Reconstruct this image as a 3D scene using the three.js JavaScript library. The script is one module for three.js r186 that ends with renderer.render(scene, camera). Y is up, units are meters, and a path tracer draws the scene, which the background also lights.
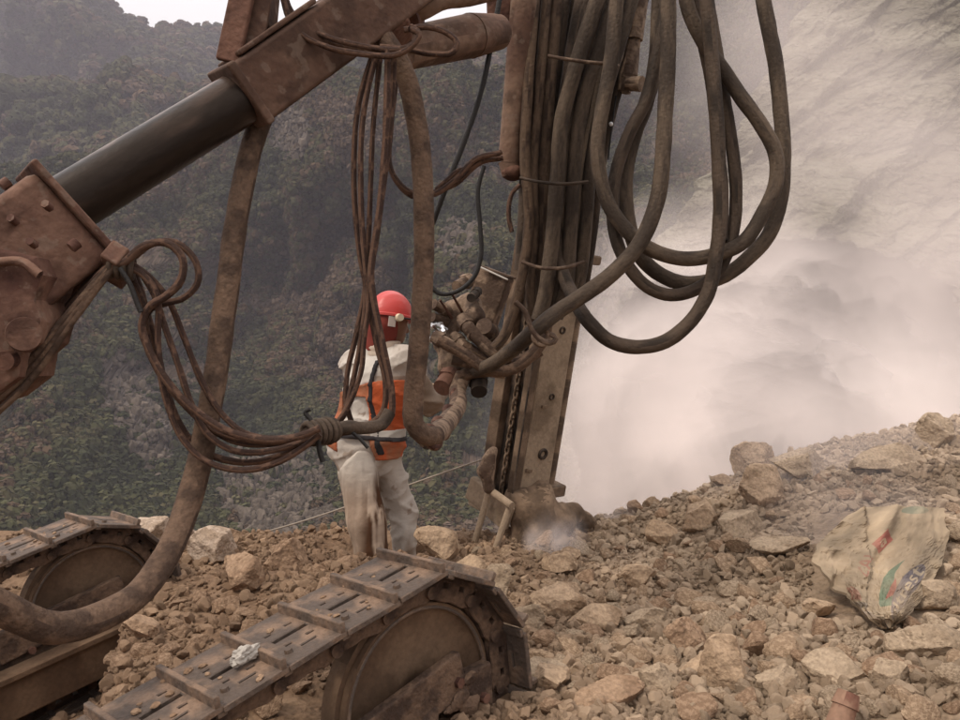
import * as THREE from 'three';
import { mergeGeometries, toCreasedNormals } from 'three/addons/utils/BufferGeometryUtils.js';
import { RoundedBoxGeometry } from 'three/addons/geometries/RoundedBoxGeometry.js';

// ---------------------------------------------------------------- camera, sky, sun, exposure
const scene = new THREE.Scene();
const EYE = 1.5, F = 869;                                     // eye height in metres, focal length for a 960 wide frame
const camera = new THREE.PerspectiveCamera(45.0, 4 / 3, 0.1, 4000);
camera.position.set(0, EYE, 0);
camera.lookAt(0, EYE, -10);
const renderer = new THREE.WebGLRenderer({ antialias: true });
renderer.setSize(1024, 768);
renderer.toneMapping = THREE.LinearToneMapping;
renderer.toneMappingExposure = 1.46;
renderer.shadowMap.enabled = true;
renderer.shadowMap.type = THREE.PCFSoftShadowMap;
const SUN = new THREE.Vector3(-0.5, 0.76, 0.36).normalize();
{
  const W = 128, H = 64, d = new Float32Array(W * H * 4);      // hazy white overcast
  for (let j = 0; j < H; j++) for (let i = 0; i < W; i++) {
    const up = ((j + 0.5) / H - 0.5) * Math.PI, az = ((i + 0.5) / W - 0.5) * 2 * Math.PI;
    const v = new THREE.Vector3(Math.cos(az) * Math.cos(up), Math.sin(up), Math.sin(az) * Math.cos(up));
    const k = v.y > -0.02 ? 1.22 * (1 + 2 * Math.max(0, v.y)) / 3 + 0.14 + 0.1 * Math.max(0, v.dot(SUN)) : 0.14, o = (j * W + i) * 4;
    d[o] = k * 1.0; d[o + 1] = k * (v.y > -0.02 ? 0.965 : 0.8); d[o + 2] = k * (v.y > -0.02 ? 0.965 : 0.62); d[o + 3] = 1;
  }
  const t = new THREE.DataTexture(d, W, H, THREE.RGBAFormat, THREE.FloatType);
  t.mapping = THREE.EquirectangularReflectionMapping; t.magFilter = THREE.LinearFilter; t.needsUpdate = true;
  scene.background = t; scene.environment = t;
}
const sun = new THREE.DirectionalLight(new THREE.Color(1, 0.9, 0.78), 1.5);
sun.position.copy(SUN).multiplyScalar(40); sun.castShadow = true; sun.shadow.radius = 20;
sun.shadow.mapSize.set(2048, 2048);
Object.assign(sun.shadow.camera, { left: -14, right: 14, top: 14, bottom: -14, near: 1, far: 90 });
scene.add(sun); scene.add(sun.target);
scene.fog = new THREE.FogExp2(new THREE.Color(0.82, 0.77, 0.86), 0.00026);

// ---------------------------------------------------------------- helpers
function rng(seed) { let a = seed >>> 0; return () => { a = (a + 0x6d2b79f5) | 0; let t = Math.imul(a ^ (a >>> 15), 1 | a); t = (t + Math.imul(t ^ (t >>> 7), 61 | t)) ^ t; return ((t ^ (t >>> 14)) >>> 0) / 4294967296; }; }
const V = (x, y, z) => new THREE.Vector3(x, y, z);
const clamp = THREE.MathUtils.clamp, lerp = THREE.MathUtils.lerp, sstep = (a, b, x) => { const t = clamp((x - a) / (b - a), 0, 1); return t * t * (3 - 2 * t); };
const P = (px, py, d) => V((px - 480) / F * d, EYE - (py - 360) / F * d, -d);
const col = (r, g, b) => new THREE.Color().setRGB(r, g, b);
function hash3(x, y, z) { let h = Math.imul(x, 374761393) ^ Math.imul(y, 668265263) ^ Math.imul(z, 2147483647 ^ 0x5bd1e995); h = Math.imul(h ^ (h >>> 13), 1274126177); h ^= h >>> 16; return (h >>> 0) / 4294967296; }
function noise(x, y = 0, z = 0) {                              // value noise, -1..1
  const i = Math.floor(x), j = Math.floor(y), k = Math.floor(z); let u = x - i, v = y - j, w = z - k;
  u = u * u * (3 - 2 * u); v = v * v * (3 - 2 * v); w = w * w * (3 - 2 * w);
  const a = lerp(lerp(hash3(i, j, k), hash3(i + 1, j, k), u), lerp(hash3(i, j + 1, k), hash3(i + 1, j + 1, k), u), v);
  const b = lerp(lerp(hash3(i, j, k + 1), hash3(i + 1, j, k + 1), u), lerp(hash3(i, j + 1, k + 1), hash3(i + 1, j + 1, k + 1), u), v);
  return lerp(a, b, w) * 2 - 1;
}
function fbm(x, y, z, o = 4) { let s = 0, a = 0.5; for (let i = 0; i < o; i++) { s += a * noise(x, y, z); x = x * 2.03 + 17.1; y = y * 2.03 + 5.3; z = z * 2.03 + 9.7; a *= 0.5; } return s; }
function ridge(x, y, z, o = 4) { let s = 0, a = 0.5; for (let i = 0; i < o; i++) { s += a * (1 - 2 * Math.abs(noise(x, y, z))); x = x * 2.1 + 3.1; y = y * 2.1 + 7.7; z = z * 2.1 + 1.3; a *= 0.5; } return s; }
function pnoise(x, y, n, s) {                                  // periodic 2-d value noise
  const i = Math.floor(x), j = Math.floor(y); let u = x - i, v = y - j; u = u * u * (3 - 2 * u); v = v * v * (3 - 2 * v);
  const m = (q) => ((q % n) + n) % n, h = (a, b) => hash3(m(a), m(b), s);
  return lerp(lerp(h(i, j), h(i + 1, j), u), lerp(h(i, j + 1), h(i + 1, j + 1), u), v) * 2 - 1;
}
function pfbm(u, v, n, o, s) { let r = 0, a = 0.5; for (let k = 0; k < o; k++) { r += a * pnoise(u * n, v * n, n, s + k); n *= 2; a *= 0.5; } return r; }
function tex(size, fn, srgb = false) {
  const d = new Uint8Array(size * size * 4);
  for (let j = 0; j < size; j++) for (let i = 0; i < size; i++) {
    const c = fn(i / size, j / size), o = (j * size + i) * 4;
    for (let k = 0; k < 3; k++) { let x = clamp(Array.isArray(c) ? c[k] : c, 0, 1); if (srgb) x = x < 0.0031308 ? x * 12.92 : 1.055 * Math.pow(x, 1 / 2.4) - 0.055; d[o + k] = x * 255; }
    d[o + 3] = 255;
  }
  const t = new THREE.DataTexture(d, size, size); t.wrapS = t.wrapT = THREE.RepeatWrapping; t.magFilter = THREE.LinearFilter; t.minFilter = THREE.LinearMipmapLinearFilter; t.generateMipmaps = true;
  if (srgb) t.colorSpace = THREE.SRGBColorSpace; t.needsUpdate = true; return t;
}
const mix3 = (a, b, t) => a.map((x, i) => lerp(x, b[i], clamp(t, 0, 1)));
function two(a, b, n, seed, lo = -0.25, hi = 0.3, grain = 0.12) {   // two-tone mottled colour map with fine grain (linear tones in)
  return tex(512, (u, v) => { const t = sstep(lo, hi, pfbm(u, v, n, 5, seed)), g = 1 + grain * 2 * pfbm(u, v, 48, 3, seed + 9); return mix3(a, b, t).map((x) => x * g); }, true);
}
function worn(a, b, n, seed) {                                  // paint or rust with dust, dark grease blots and small pale chips
  return tex(512, (u, v) => { const t = sstep(-0.3, 0.35, pfbm(u, v, n, 5, seed)), g = 1 + 0.24 * pfbm(u, v, 48, 3, seed + 9), k = sstep(0.05, 0.5, pfbm(u, v, n * 2, 5, seed + 20)), w = sstep(0.26, 0.42, pfbm(u, v, n * 6, 4, seed + 31)); return mix3(mix3(mix3(a, b, t), a.map((x) => x * 0.4), k * 0.6), [0.22, 0.16, 0.12], w * 0.35).map((x) => x * g); }, true);
}
const bumpFine = tex(512, (u, v) => 0.5 + 0.6 * pfbm(u, v, 24, 5, 3));
const bumpCoarse = tex(512, (u, v) => 0.5 + 0.7 * pfbm(u, v, 6, 6, 5));
const bumpRidge = tex(512, (u, v) => 1 - Math.abs(pfbm(u, v, 8, 5, 8)) * 2.2);
function std(o) { return new THREE.MeshPhysicalMaterial({ roughness: 0.9, metalness: 0, specularIntensity: 0.4, ...o }); }
const rep = (t, x, y = x) => { const c = t.clone(); c.repeat.set(x, y); c.needsUpdate = true; return c; };
const M = {
  hoseMud: std({ map: rep(two([0.066, 0.041, 0.028], [0.138, 0.086, 0.056], 6, 21, -0.32, 0.2), 2.5, 3), bumpMap: rep(bumpFine, 4, 4), bumpScale: 0.004, roughness: 0.85 }),
  hoseDark: std({ map: rep(two([0.034, 0.024, 0.017], [0.084, 0.058, 0.04], 5, 31, -0.45, 0.45), 1.3, 4), bumpMap: rep(bumpFine, 4, 4), bumpScale: 0.003, roughness: 0.75 }),
  hoseGrey: std({ map: rep(two([0.05, 0.036, 0.026], [0.115, 0.082, 0.056], 6, 41, -0.4, 0.45), 1.3, 4), bumpMap: rep(bumpFine, 4, 4), bumpScale: 0.003, roughness: 0.8 }),
  hoseBrown: std({ map: rep(two([0.05, 0.032, 0.022], [0.12, 0.078, 0.05], 6, 45, -0.4, 0.4), 1.6, 4), bumpMap: rep(bumpFine, 4, 4), bumpScale: 0.003, roughness: 0.85 }),
  cable: std({ map: rep(two([0.045, 0.025, 0.018], [0.115, 0.064, 0.042], 6, 51), 5, 5), bumpMap: rep(bumpFine, 6, 6), bumpScale: 0.002, roughness: 0.85 }),
  blackCable: std({ color: col(0.025, 0.022, 0.02), bumpMap: rep(bumpFine, 6, 6), bumpScale: 0.002, roughness: 0.6 }),
  rust: std({ map: rep(worn([0.09, 0.042, 0.03], [0.175, 0.097, 0.066], 4, 61), 1.4, 1.4), bumpMap: rep(bumpFine, 2, 2), bumpScale: 0.004, roughness: 0.8 }),
  rustDark: std({ map: rep(two([0.06, 0.028, 0.02], [0.15, 0.075, 0.05], 4, 71), 1.5, 1.5), bumpMap: rep(bumpFine, 2, 2), bumpScale: 0.004, roughness: 0.8 }),
  boomPaint: std({ map: rep(worn([0.11, 0.06, 0.04], [0.2, 0.124, 0.084], 3, 81), 1.3, 1.3), bumpMap: rep(bumpFine, 2, 2), bumpScale: 0.003, roughness: 0.75 }),
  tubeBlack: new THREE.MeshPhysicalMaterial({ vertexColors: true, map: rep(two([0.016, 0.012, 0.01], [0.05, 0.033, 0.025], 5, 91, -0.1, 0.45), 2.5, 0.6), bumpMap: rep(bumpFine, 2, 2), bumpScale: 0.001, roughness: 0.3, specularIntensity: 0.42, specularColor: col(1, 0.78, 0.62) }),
  mastTan: std({ map: rep(two([0.19, 0.136, 0.09], [0.31, 0.23, 0.157], 5, 101, -0.35, 0.3), 1.2, 1.2), bumpMap: rep(bumpFine, 2, 2), bumpScale: 0.003, roughness: 0.85 }),
  mastBrown: std({ map: rep(two([0.1, 0.067, 0.044], [0.2, 0.136, 0.09], 5, 111), 1.5, 1.5), bumpMap: rep(bumpFine, 2, 2), bumpScale: 0.004, roughness: 0.85 }),
  mastDark: std({ map: rep(two([0.035, 0.026, 0.02], [0.1, 0.07, 0.05], 5, 121), 1.5, 1.5), roughness: 0.85 }),
  fitting: std({ map: rep(two([0.08, 0.05, 0.034], [0.24, 0.165, 0.112], 5, 131), 3, 3), bumpMap: rep(bumpFine, 3, 3), bumpScale: 0.004, roughness: 0.8 }),
  chrome: std({ color: col(0.75, 0.75, 0.76), metalness: 0.9, roughness: 0.3 }),
  shoe: std({ map: rep(two([0.1, 0.074, 0.058], [0.22, 0.145, 0.098], 5, 141, -0.15, 0.4), 2.5, 2.5), bumpMap: rep(bumpFine, 3, 3), bumpScale: 0.004, roughness: 0.6, metalness: 0.08 }),
  link: std({ map: rep(two([0.05, 0.031, 0.022], [0.14, 0.087, 0.056], 5, 151), 2.5, 2.5), bumpMap: rep(bumpFine, 3, 3), bumpScale: 0.005, roughness: 0.85 }),
  wheel: std({ map: rep(two([0.1, 0.06, 0.036], [0.155, 0.097, 0.059], 4, 161), 1.5, 1.5), bumpMap: rep(bumpFine, 2, 2), bumpScale: 0.003, roughness: 0.85 }),
  rockTan: std({ map: rep(two([0.25, 0.168, 0.105], [0.37, 0.26, 0.168], 4, 171, -0.3, 0.3, 0.2), 2.2, 2.2), bumpMap: rep(bumpCoarse, 2.5, 2.5), bumpScale: 0.03, roughness: 0.95 }),
  rockGrey: std({ map: rep(two([0.235, 0.17, 0.112], [0.35, 0.262, 0.178], 4, 181, -0.3, 0.3, 0.2), 2.2, 2.2), bumpMap: rep(bumpCoarse, 2.5, 2.5), bumpScale: 0.03, roughness: 0.95 }),
  rockRed: std({ map: rep(two([0.22, 0.138, 0.085], [0.31, 0.205, 0.13], 4, 191, -0.3, 0.3, 0.2), 2.2, 2.2), bumpMap: rep(bumpCoarse, 2.5, 2.5), bumpScale: 0.03, roughness: 0.95 }),
  rockPale: std({ map: rep(two([0.3, 0.22, 0.155], [0.44, 0.34, 0.26], 4, 201, -0.3, 0.3, 0.2), 2.2, 2.2), bumpMap: rep(bumpCoarse, 2.5, 2.5), bumpScale: 0.03, roughness: 0.95 }),
  dirt: std({ vertexColors: true, map: rep(two([0.75, 0.72, 0.7], [1, 1, 1], 6, 211, -0.3, 0.3, 0.25), 1.3, 1.3), bumpMap: rep(bumpCoarse, 2, 2), bumpScale: 0.03, roughness: 1 }),
};
const names = new Map();
function numbered(n) { const k = names.get(n) ?? 0; names.set(n, k + 1); return k ? n + '_' + String(k).padStart(3, '0') : n; }
function tag(o, label, category, group, kind) { if (label) o.userData.label = label; if (category) o.userData.category = category; if (group) o.userData.group = group; if (kind) o.userData.kind = kind; return o; }
function shade(o) { o.castShadow = o.receiveShadow = true; return o; }
function top(name, geo, mat, label, category, group) { const m = shade(new THREE.Mesh(geo, mat)); m.name = numbered(name); scene.add(m); return tag(m, label, category, group); }
function struct(name, geo, mat) { const m = shade(new THREE.Mesh(geo, mat)); m.name = numbered(name); m.userData.kind = 'structure'; scene.add(m); return m; }
function group(name, pos, label, category) { const g = new THREE.Group(); g.name = numbered(name); g.position.copy(pos); scene.add(g); return tag(g, label, category); }
const partCount = new Map();
function part(name, geo, mat, parent, label) {                 // geometry is given in world metres; root of the thing sits at parent.userData-free position
  const m = shade(new THREE.Mesh(geo, mat)), key = parent.uuid + name, k = partCount.get(key) ?? 0; partCount.set(key, k + 1);
  m.name = k ? name + '_' + String(k).padStart(3, '0') : name; if (label) m.userData.label = label; parent.add(m); return m;
}
function boxUV(g) {                                            // uv in metres from the dominant axis of each face
  const n = g.index ? g.toNonIndexed() : g, p = n.attributes.position, uv = new Float32Array(p.count * 2), a = V(), b = V(), c = V();
  for (let i = 0; i < p.count; i += 3) {
    a.fromBufferAttribute(p, i); b.fromBufferAttribute(p, i + 1).sub(a); c.fromBufferAttribute(p, i + 2).sub(a); b.cross(c);
    const x = Math.abs(b.x), y = Math.abs(b.y), z = Math.abs(b.z);
    for (let k = 0; k < 3; k++) { const q = i + k, X = p.getX(q), Y = p.getY(q), Z = p.getZ(q); uv[q * 2] = x > y && x > z ? Z : X; uv[q * 2 + 1] = y >= x && y >= z ? Z : Y; }
  }
  n.setAttribute('uv', new THREE.BufferAttribute(uv, 2)); return n;
}
const clean = (g) => { const n = g.index ? g.toNonIndexed() : g; for (const k of Object.keys(n.attributes)) if (!['position', 'normal', 'uv'].includes(k)) n.deleteAttribute(k); return n; };
const join = (...gs) => mergeGeometries(gs.flat().map(clean));
function frame(o, x, y, z) { return new THREE.Matrix4().makeBasis(x, y, z).setPosition(o); }
function box(w, h, d, r = 0.008) { return boxUV(r > 0 ? new RoundedBoxGeometry(w, h, d, 1, Math.min(r, w / 2.1, h / 2.1, d / 2.1)) : new THREE.BoxGeometry(w, h, d)); }
function rod(a, b, r0, r1 = r0, seg = 14, cap = true) {        // tapered cylinder between points
  const d = b.clone().sub(a), L = d.length(), g = new THREE.CylinderGeometry(r1, r0, L, seg, 1, !cap);
  const uv = g.attributes.uv; for (let i = 0; i < uv.count; i++) uv.setXY(i, uv.getX(i) * 6.28 * r0, uv.getY(i) * L);
  g.applyQuaternion(new THREE.Quaternion().setFromUnitVectors(V(0, 1, 0), d.normalize())); g.translate((a.x + b.x) / 2, (a.y + b.y) / 2, (a.z + b.z) / 2); return g;
}
function barBox(a, b, w, h, up = V(0, 1, 0), r = 0.008) {      // box beam from a to b; h measured along up, w across
  const x = b.clone().sub(a), L = x.length(); x.normalize(); const z = x.clone().cross(up).normalize(), y = z.clone().cross(x);
  return box(L, h, w, r).applyMatrix4(frame(a.clone().add(b).multiplyScalar(0.5), x, y, z));
}
let tubeSeed = 1;
function tube(pts, r, seg = 12, lump = 0.05, closed = false) {
  const cv = new THREE.CatmullRomCurve3(pts, closed, 'centripetal'), L = cv.getLength(), n = Math.max(12, Math.min(260, Math.round(L / Math.max(0.018, r * 0.8))));
  const g = new THREE.TubeGeometry(cv, n, r, seg, closed), p = g.attributes.position, nn = g.attributes.normal, uv = g.attributes.uv, s = tubeSeed++ * 7.3;
  for (let i = 0; i < p.count; i++) {
    const k = r * lump * (fbm(p.getX(i) * 14 + s, p.getY(i) * 14, p.getZ(i) * 14, 3) * 2);
    p.setXYZ(i, p.getX(i) + nn.getX(i) * k, p.getY(i) + nn.getY(i) * k, p.getZ(i) + nn.getZ(i) * k); uv.setXY(i, uv.getX(i) * L, uv.getY(i) * 6.283 * r);
  }
  if (!closed) for (const [q, t] of [[0, -1], [1, 1]]) {       // closed ends
    const c = cv.getPointAt(q), dir = cv.getTangentAt(q).multiplyScalar(t), e = new THREE.CircleGeometry(r, seg); e.applyQuaternion(new THREE.Quaternion().setFromUnitVectors(V(0, 0, 1), dir)); e.translate(c.x, c.y, c.z);
    if (q === 0) var e0 = e; else return join(g, e0, e);
  }
  return clean(g);
}
const px = (list, d) => list.map((q) => P(q[0], q[1], q[2] ?? d));
// naive surface nets over a signed field (negative inside)
function nets(f, lo, hi, cell) {
  const nx = Math.ceil((hi.x - lo.x) / cell) + 1, ny = Math.ceil((hi.y - lo.y) / cell) + 1, nz = Math.ceil((hi.z - lo.z) / cell) + 1, A = new Float32Array(nx * ny * nz), id = (i, j, k) => (k * ny + j) * nx + i;
  for (let k = 0; k < nz; k++) for (let j = 0; j < ny; j++) for (let i = 0; i < nx; i++) A[id(i, j, k)] = f(lo.x + i * cell, lo.y + j * cell, lo.z + k * cell);
  const vid = new Int32Array(nx * ny * nz).fill(-1), pos = [], idx = [];
  for (let k = 0; k < nz - 1; k++) for (let j = 0; j < ny - 1; j++) for (let i = 0; i < nx - 1; i++) {
    let sx = 0, sy = 0, sz = 0, n = 0; const c = [];
    for (let q = 0; q < 8; q++) c.push(A[id(i + (q & 1), j + ((q >> 1) & 1), k + (q >> 2))]);
    if (c.every((x) => x < 0) || c.every((x) => x >= 0)) continue;
    for (let a = 0; a < 8; a++) for (const bit of [1, 2, 4]) { const b = a | bit; if (b === a || (c[a] < 0) === (c[b] < 0)) continue; const t = c[a] / (c[a] - c[b]); sx += (a & 1) + (bit === 1 ? t : 0); sy += ((a >> 1) & 1) + (bit === 2 ? t : 0); sz += (a >> 2) + (bit === 4 ? t : 0); n++; }
    vid[id(i, j, k)] = pos.length / 3; pos.push(lo.x + (i + sx / n) * cell, lo.y + (j + sy / n) * cell, lo.z + (k + sz / n) * cell);
  }
  const quad = (a, b, c, d, flip) => { if (a < 0 || b < 0 || c < 0 || d < 0) return; flip ? idx.push(a, c, b, a, d, c) : idx.push(a, b, c, a, c, d); };
  for (let k = 1; k < nz - 1; k++) for (let j = 1; j < ny - 1; j++) for (let i = 1; i < nx - 1; i++) {
    const v = A[id(i, j, k)] < 0;
    if (v !== A[id(i + 1, j, k)] < 0) quad(vid[id(i, j - 1, k - 1)], vid[id(i, j, k - 1)], vid[id(i, j, k)], vid[id(i, j - 1, k)], !v);
    if (v !== A[id(i, j + 1, k)] < 0) quad(vid[id(i - 1, j, k - 1)], vid[id(i - 1, j, k)], vid[id(i, j, k)], vid[id(i, j, k - 1)], !v);
    if (v !== A[id(i, j, k + 1)] < 0) quad(vid[id(i - 1, j - 1, k)], vid[id(i, j - 1, k)], vid[id(i, j, k)], vid[id(i - 1, j, k)], !v);
  }
  const g = new THREE.BufferGeometry(); g.setAttribute('position', new THREE.BufferAttribute(new Float32Array(pos), 3)); g.setIndex(idx); g.computeVertexNormals();
  const uv = new Float32Array(pos.length / 3 * 2); for (let i = 0; i < pos.length / 3; i++) { uv[i * 2] = pos[i * 3] + pos[i * 3 + 2] * 0.7; uv[i * 2 + 1] = pos[i * 3 + 1]; } g.setAttribute('uv', new THREE.BufferAttribute(uv, 2)); return g;
}
const smin = (a, b, k) => { const h = Math.max(k - Math.abs(a - b), 0) / k; return Math.min(a, b) - h * h * k * 0.25; };
function cap(p, a, b, ra, rb) {                                // distance to a tapered capsule
  const bx = b.x - a.x, by = b.y - a.y, bz = b.z - a.z, t = clamp(((p.x - a.x) * bx + (p.y - a.y) * by + (p.z - a.z) * bz) / (bx * bx + by * by + bz * bz + 1e-9), 0, 1);
  return Math.hypot(p.x - a.x - bx * t, p.y - a.y - by * t, p.z - a.z - bz * t) - (ra + (rb - ra) * t);
}
function paint(g, fn) { const p = g.attributes.position, n = g.attributes.normal, c = new Float32Array(p.count * 3); for (let i = 0; i < p.count; i++) { const q = fn(p.getX(i), p.getY(i), p.getZ(i), n?.getY(i) ?? 0); c[i * 3] = q[0]; c[i * 3 + 1] = q[1]; c[i * 3 + 2] = q[2]; } g.setAttribute('color', new THREE.BufferAttribute(c, 3)); return g; }

// ---------------------------------------------------------------- terrain: far mountain, ridge, wooded hillside, quarry face
function interp(t, x) { for (let i = 1; i < t.length; i++) if (x <= t[i][0]) { const k = clamp((x - t[i - 1][0]) / (t[i][0] - t[i - 1][0]), 0, 1); return lerp(t[i - 1][1], t[i][1], k * k * (3 - 2 * k)); } return t[t.length - 1][1]; }
function hillPoint(h, u, v) {                                  // u: bearing as a frame column; v: 0 foot, 1 crest, up to 1.35 behind
  const crest = interp(h.crest, u), w = Math.min(v, 1);
  let py = lerp(h.foot, crest, w), d = lerp(h.near, h.far, Math.pow(w, h.curve ?? 1));
  const p = P(u, py, d), s = h.scale, r = ridge(p.x / s + h.seed, p.y / s * 0.35, p.z / s * 0.5, 5), b = fbm(p.x / s * 2.2 + h.seed, p.y / s * 1.8, p.z / s * 1.5, 4);
  const amp = s * sstep(0, 0.25, w) * (1 - 0.55 * sstep(0.75, 1, w));
  p.z += -r * amp * 1.15 - b * amp * 0.45 - s * 0.5 * sstep(0, 0.3, w) * (1 - sstep(0.7, 1, w)) * Math.sin((p.x + p.y * 0.9) / s * 1.7 + h.seed); p.y += (r * 0.06 + b * 0.08) * amp * (1 - w) + (w > 0.9 ? fbm(u / 14, h.seed, 1, 4) * h.rough : 0);
  if (v > 1) { p.z -= (v - 1) * h.far * 0.9; p.y -= (v - 1) * h.far * 0.45; }
  return p;
}
function hillMesh(name, h, tone) {
  const nu = h.nu, nv = h.nv, pos = new Float32Array((nu + 1) * (nv + 1) * 3), idx = [], uv = new Float32Array((nu + 1) * (nv + 1) * 2);
  for (let j = 0; j <= nv; j++) for (let i = 0; i <= nu; i++) { const o = j * (nu + 1) + i, p = hillPoint(h, lerp(h.u0, h.u1, i / nu), j / nv * 1.35); p.toArray(pos, o * 3); uv[o * 2] = p.x / 20; uv[o * 2 + 1] = (p.y + p.z * 0.6) / 20; }
  for (let j = 0; j < nv; j++) for (let i = 0; i < nu; i++) { const a = j * (nu + 1) + i, b = a + 1, c = a + nu + 1; idx.push(a, b, c + 1, a, c + 1, c); }
  const g = new THREE.BufferGeometry(); g.setAttribute('position', new THREE.BufferAttribute(pos, 3)); g.setAttribute('uv', new THREE.BufferAttribute(uv, 2)); g.setIndex(idx); g.computeVertexNormals(); paint(g, tone);
  return struct(name, g, std({ vertexColors: true, roughness: 1, map: rep(two([0.62, 0.6, 0.6], [1, 1, 1], 7, 301 + h.seed, -0.3, 0.3, 0.35), 1, 1), bumpMap: bumpRidge, bumpScale: 1.5 }));
}
const HA = { seed: 3, near: 150, far: 430, foot: 690, curve: 1.15, scale: 80, rough: 2.5, nu: 330, nv: 240, u0: -170, u1: 1010, crest: [[-170, 190], [0, 158], [60, 140], [130, 132], [200, 105], [260, 80], [330, 58], [400, 50], [520, 62], [600, 40], [700, -20], [800, -90], [1010, -160]] };
const HB = { seed: 7, near: 440, far: 760, foot: 260, curve: 1, scale: 95, rough: 5, nu: 200, nv: 90, u0: -190, u1: 900, crest: [[-190, 95], [0, 78], [60, 76], [108, 50], [160, 78], [205, 84], [260, 66], [330, 50], [450, 34], [520, 27], [600, 0], [720, -60], [900, -120]] };
const HC = { seed: 12, near: 800, far: 1250, foot: 200, curve: 1, scale: 150, rough: 8, nu: 180, nv: 70, u0: -200, u1: 900, crest: [[-200, -90], [0, -36], [96, -8], [128, 12], [152, 23], [225, 26], [300, 22], [400, 24], [505, 26], [560, 12], [640, -40], [760, -70], [900, -90]] };
// bare rock outcrops on the wooded hillside, in frame bearings
const OUT = [[135, 410, 40, 66, 0.25], [275, 490, 66, 56, 0.1], [290, 130, 26, 34, 0.2], [460, 235, 26, 28, -0.2], [600, 270, 30, 60, 0.1]];
const bearing = (p) => [480 + p[0] / -p[2] * F, 360 + (EYE - p[1]) / -p[2] * F];
function outcrop(p) { const [u, v] = bearing(p); let m = 0; for (const [a, b, ra, rb, sl] of OUT) { const q = Math.hypot((u - a - (v - b) * sl) / ra, (v - b) / rb); m = Math.max(m, 1 - q + 0.55 * fbm(p[0] / 9, p[1] / 14, p[2] / 14, 4)); } return sstep(0.0, 0.3, m); }
const toneHill = (x, y, z) => {
  const soil = mix3([0.05, 0.045, 0.028], [0.115, 0.078, 0.052], 0.5 + 1.3 * fbm(x / 40, y / 30, z / 40, 4)), k = outcrop([x, y, z]);
  const streak = 0.5 + 0.9 * fbm(x / 3.5, y / 22, z / 3.5, 4); return mix3(soil, mix3([0.08, 0.066, 0.056], [0.145, 0.118, 0.096], streak), k * 0.9);
};
const toneFar = (x, y, z) => mix3([0.045, 0.045, 0.032], [0.1, 0.075, 0.058], 0.5 + 1.4 * fbm(x / 80, y / 50, z / 80, 4));
hillMesh('wooded_hillside', HA, toneHill); hillMesh('middle_ridge', HB, toneFar); hillMesh('far_mountain', HC, toneFar);
{ const g = new THREE.CircleGeometry(1900, 48); g.rotateX(-Math.PI / 2); g.translate(0, -95, -300); struct('valley_floor', g, std({ color: col(0.06, 0.055, 0.035), roughness: 1 })); }
// broken rock: a ball cut by random planes
function rockGeo(seed, detail, planes = 11, rough = 0.045, crease = 0.38) {
  const r = rng(seed), g = new THREE.IcosahedronGeometry(1, detail), p = g.attributes.position, cuts = [];
  for (let i = 0; i < planes; i++) { const z = r() * 2 - 1, a = r() * 6.283, s = Math.sqrt(1 - z * z); cuts.push([V(s * Math.cos(a), z, s * Math.sin(a)), 0.42 + 0.38 * r()]); }
  const v = V();
  for (let i = 0; i < p.count; i++) {
    v.fromBufferAttribute(p, i).normalize(); let k = 0.98; for (const [n, o] of cuts) { const c = n.dot(v); if (c > 0.05) k = Math.min(k, o / c); }
    k *= 1 + rough * (fbm(v.x * 2.6 + seed, v.y * 2.6, v.z * 2.6, 4) * 2 + (detail > 5 ? 0.6 * ridge(v.x * 5 + seed, v.y * 5, v.z * 5, 3) : 0)); p.setXYZ(i, v.x * k, v.y * k, v.z * k);
  }
  g.deleteAttribute('normal'); g.deleteAttribute('uv'); g.computeVertexNormals(); return toCreasedNormals(boxUV(g), crease);
}
// crowns of the woods: a mass nobody could count
function crownGeo(seed) {
  const r = rng(seed), pos = [];
  for (let i = 0; i < 46; i++) {
    const z = r() * 1.7 - 0.7, a = r() * 6.283, s = Math.sqrt(Math.max(0, 1 - Math.min(1, z * z))), rad = 0.62 + 0.42 * r(), c = V(s * Math.cos(a) * rad, z * 0.8 * rad, s * Math.sin(a) * rad);
    const n = c.clone().normalize().add(V(r() - 0.5, r() - 0.3, r() - 0.5).multiplyScalar(0.9)).normalize(), t = V(r() - 0.5, r() - 0.5, r() - 0.5).cross(n).normalize(), b = n.clone().cross(t), w = 0.3 + 0.22 * r();
    const k = [0, 1, 2, 3].map((q) => c.clone().addScaledVector(t, Math.cos(q * 1.57 + 0.5 * r()) * w).addScaledVector(b, Math.sin(q * 1.57 + 0.5 * r()) * w).addScaledVector(n, -0.12 * r()));
    for (const q of [0, 1, 2, 0, 2, 3]) pos.push(k[q].x, k[q].y, k[q].z);
  }
  const g = new THREE.BufferGeometry(); g.setAttribute('position', new THREE.BufferAttribute(new Float32Array(pos), 3)); g.computeVertexNormals(); return g;
}
const leaf = new THREE.MeshPhysicalMaterial({ color: 0xffffff, roughness: 1, transmission: 0.25, thickness: 0, specularIntensity: 0.2 });
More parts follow.
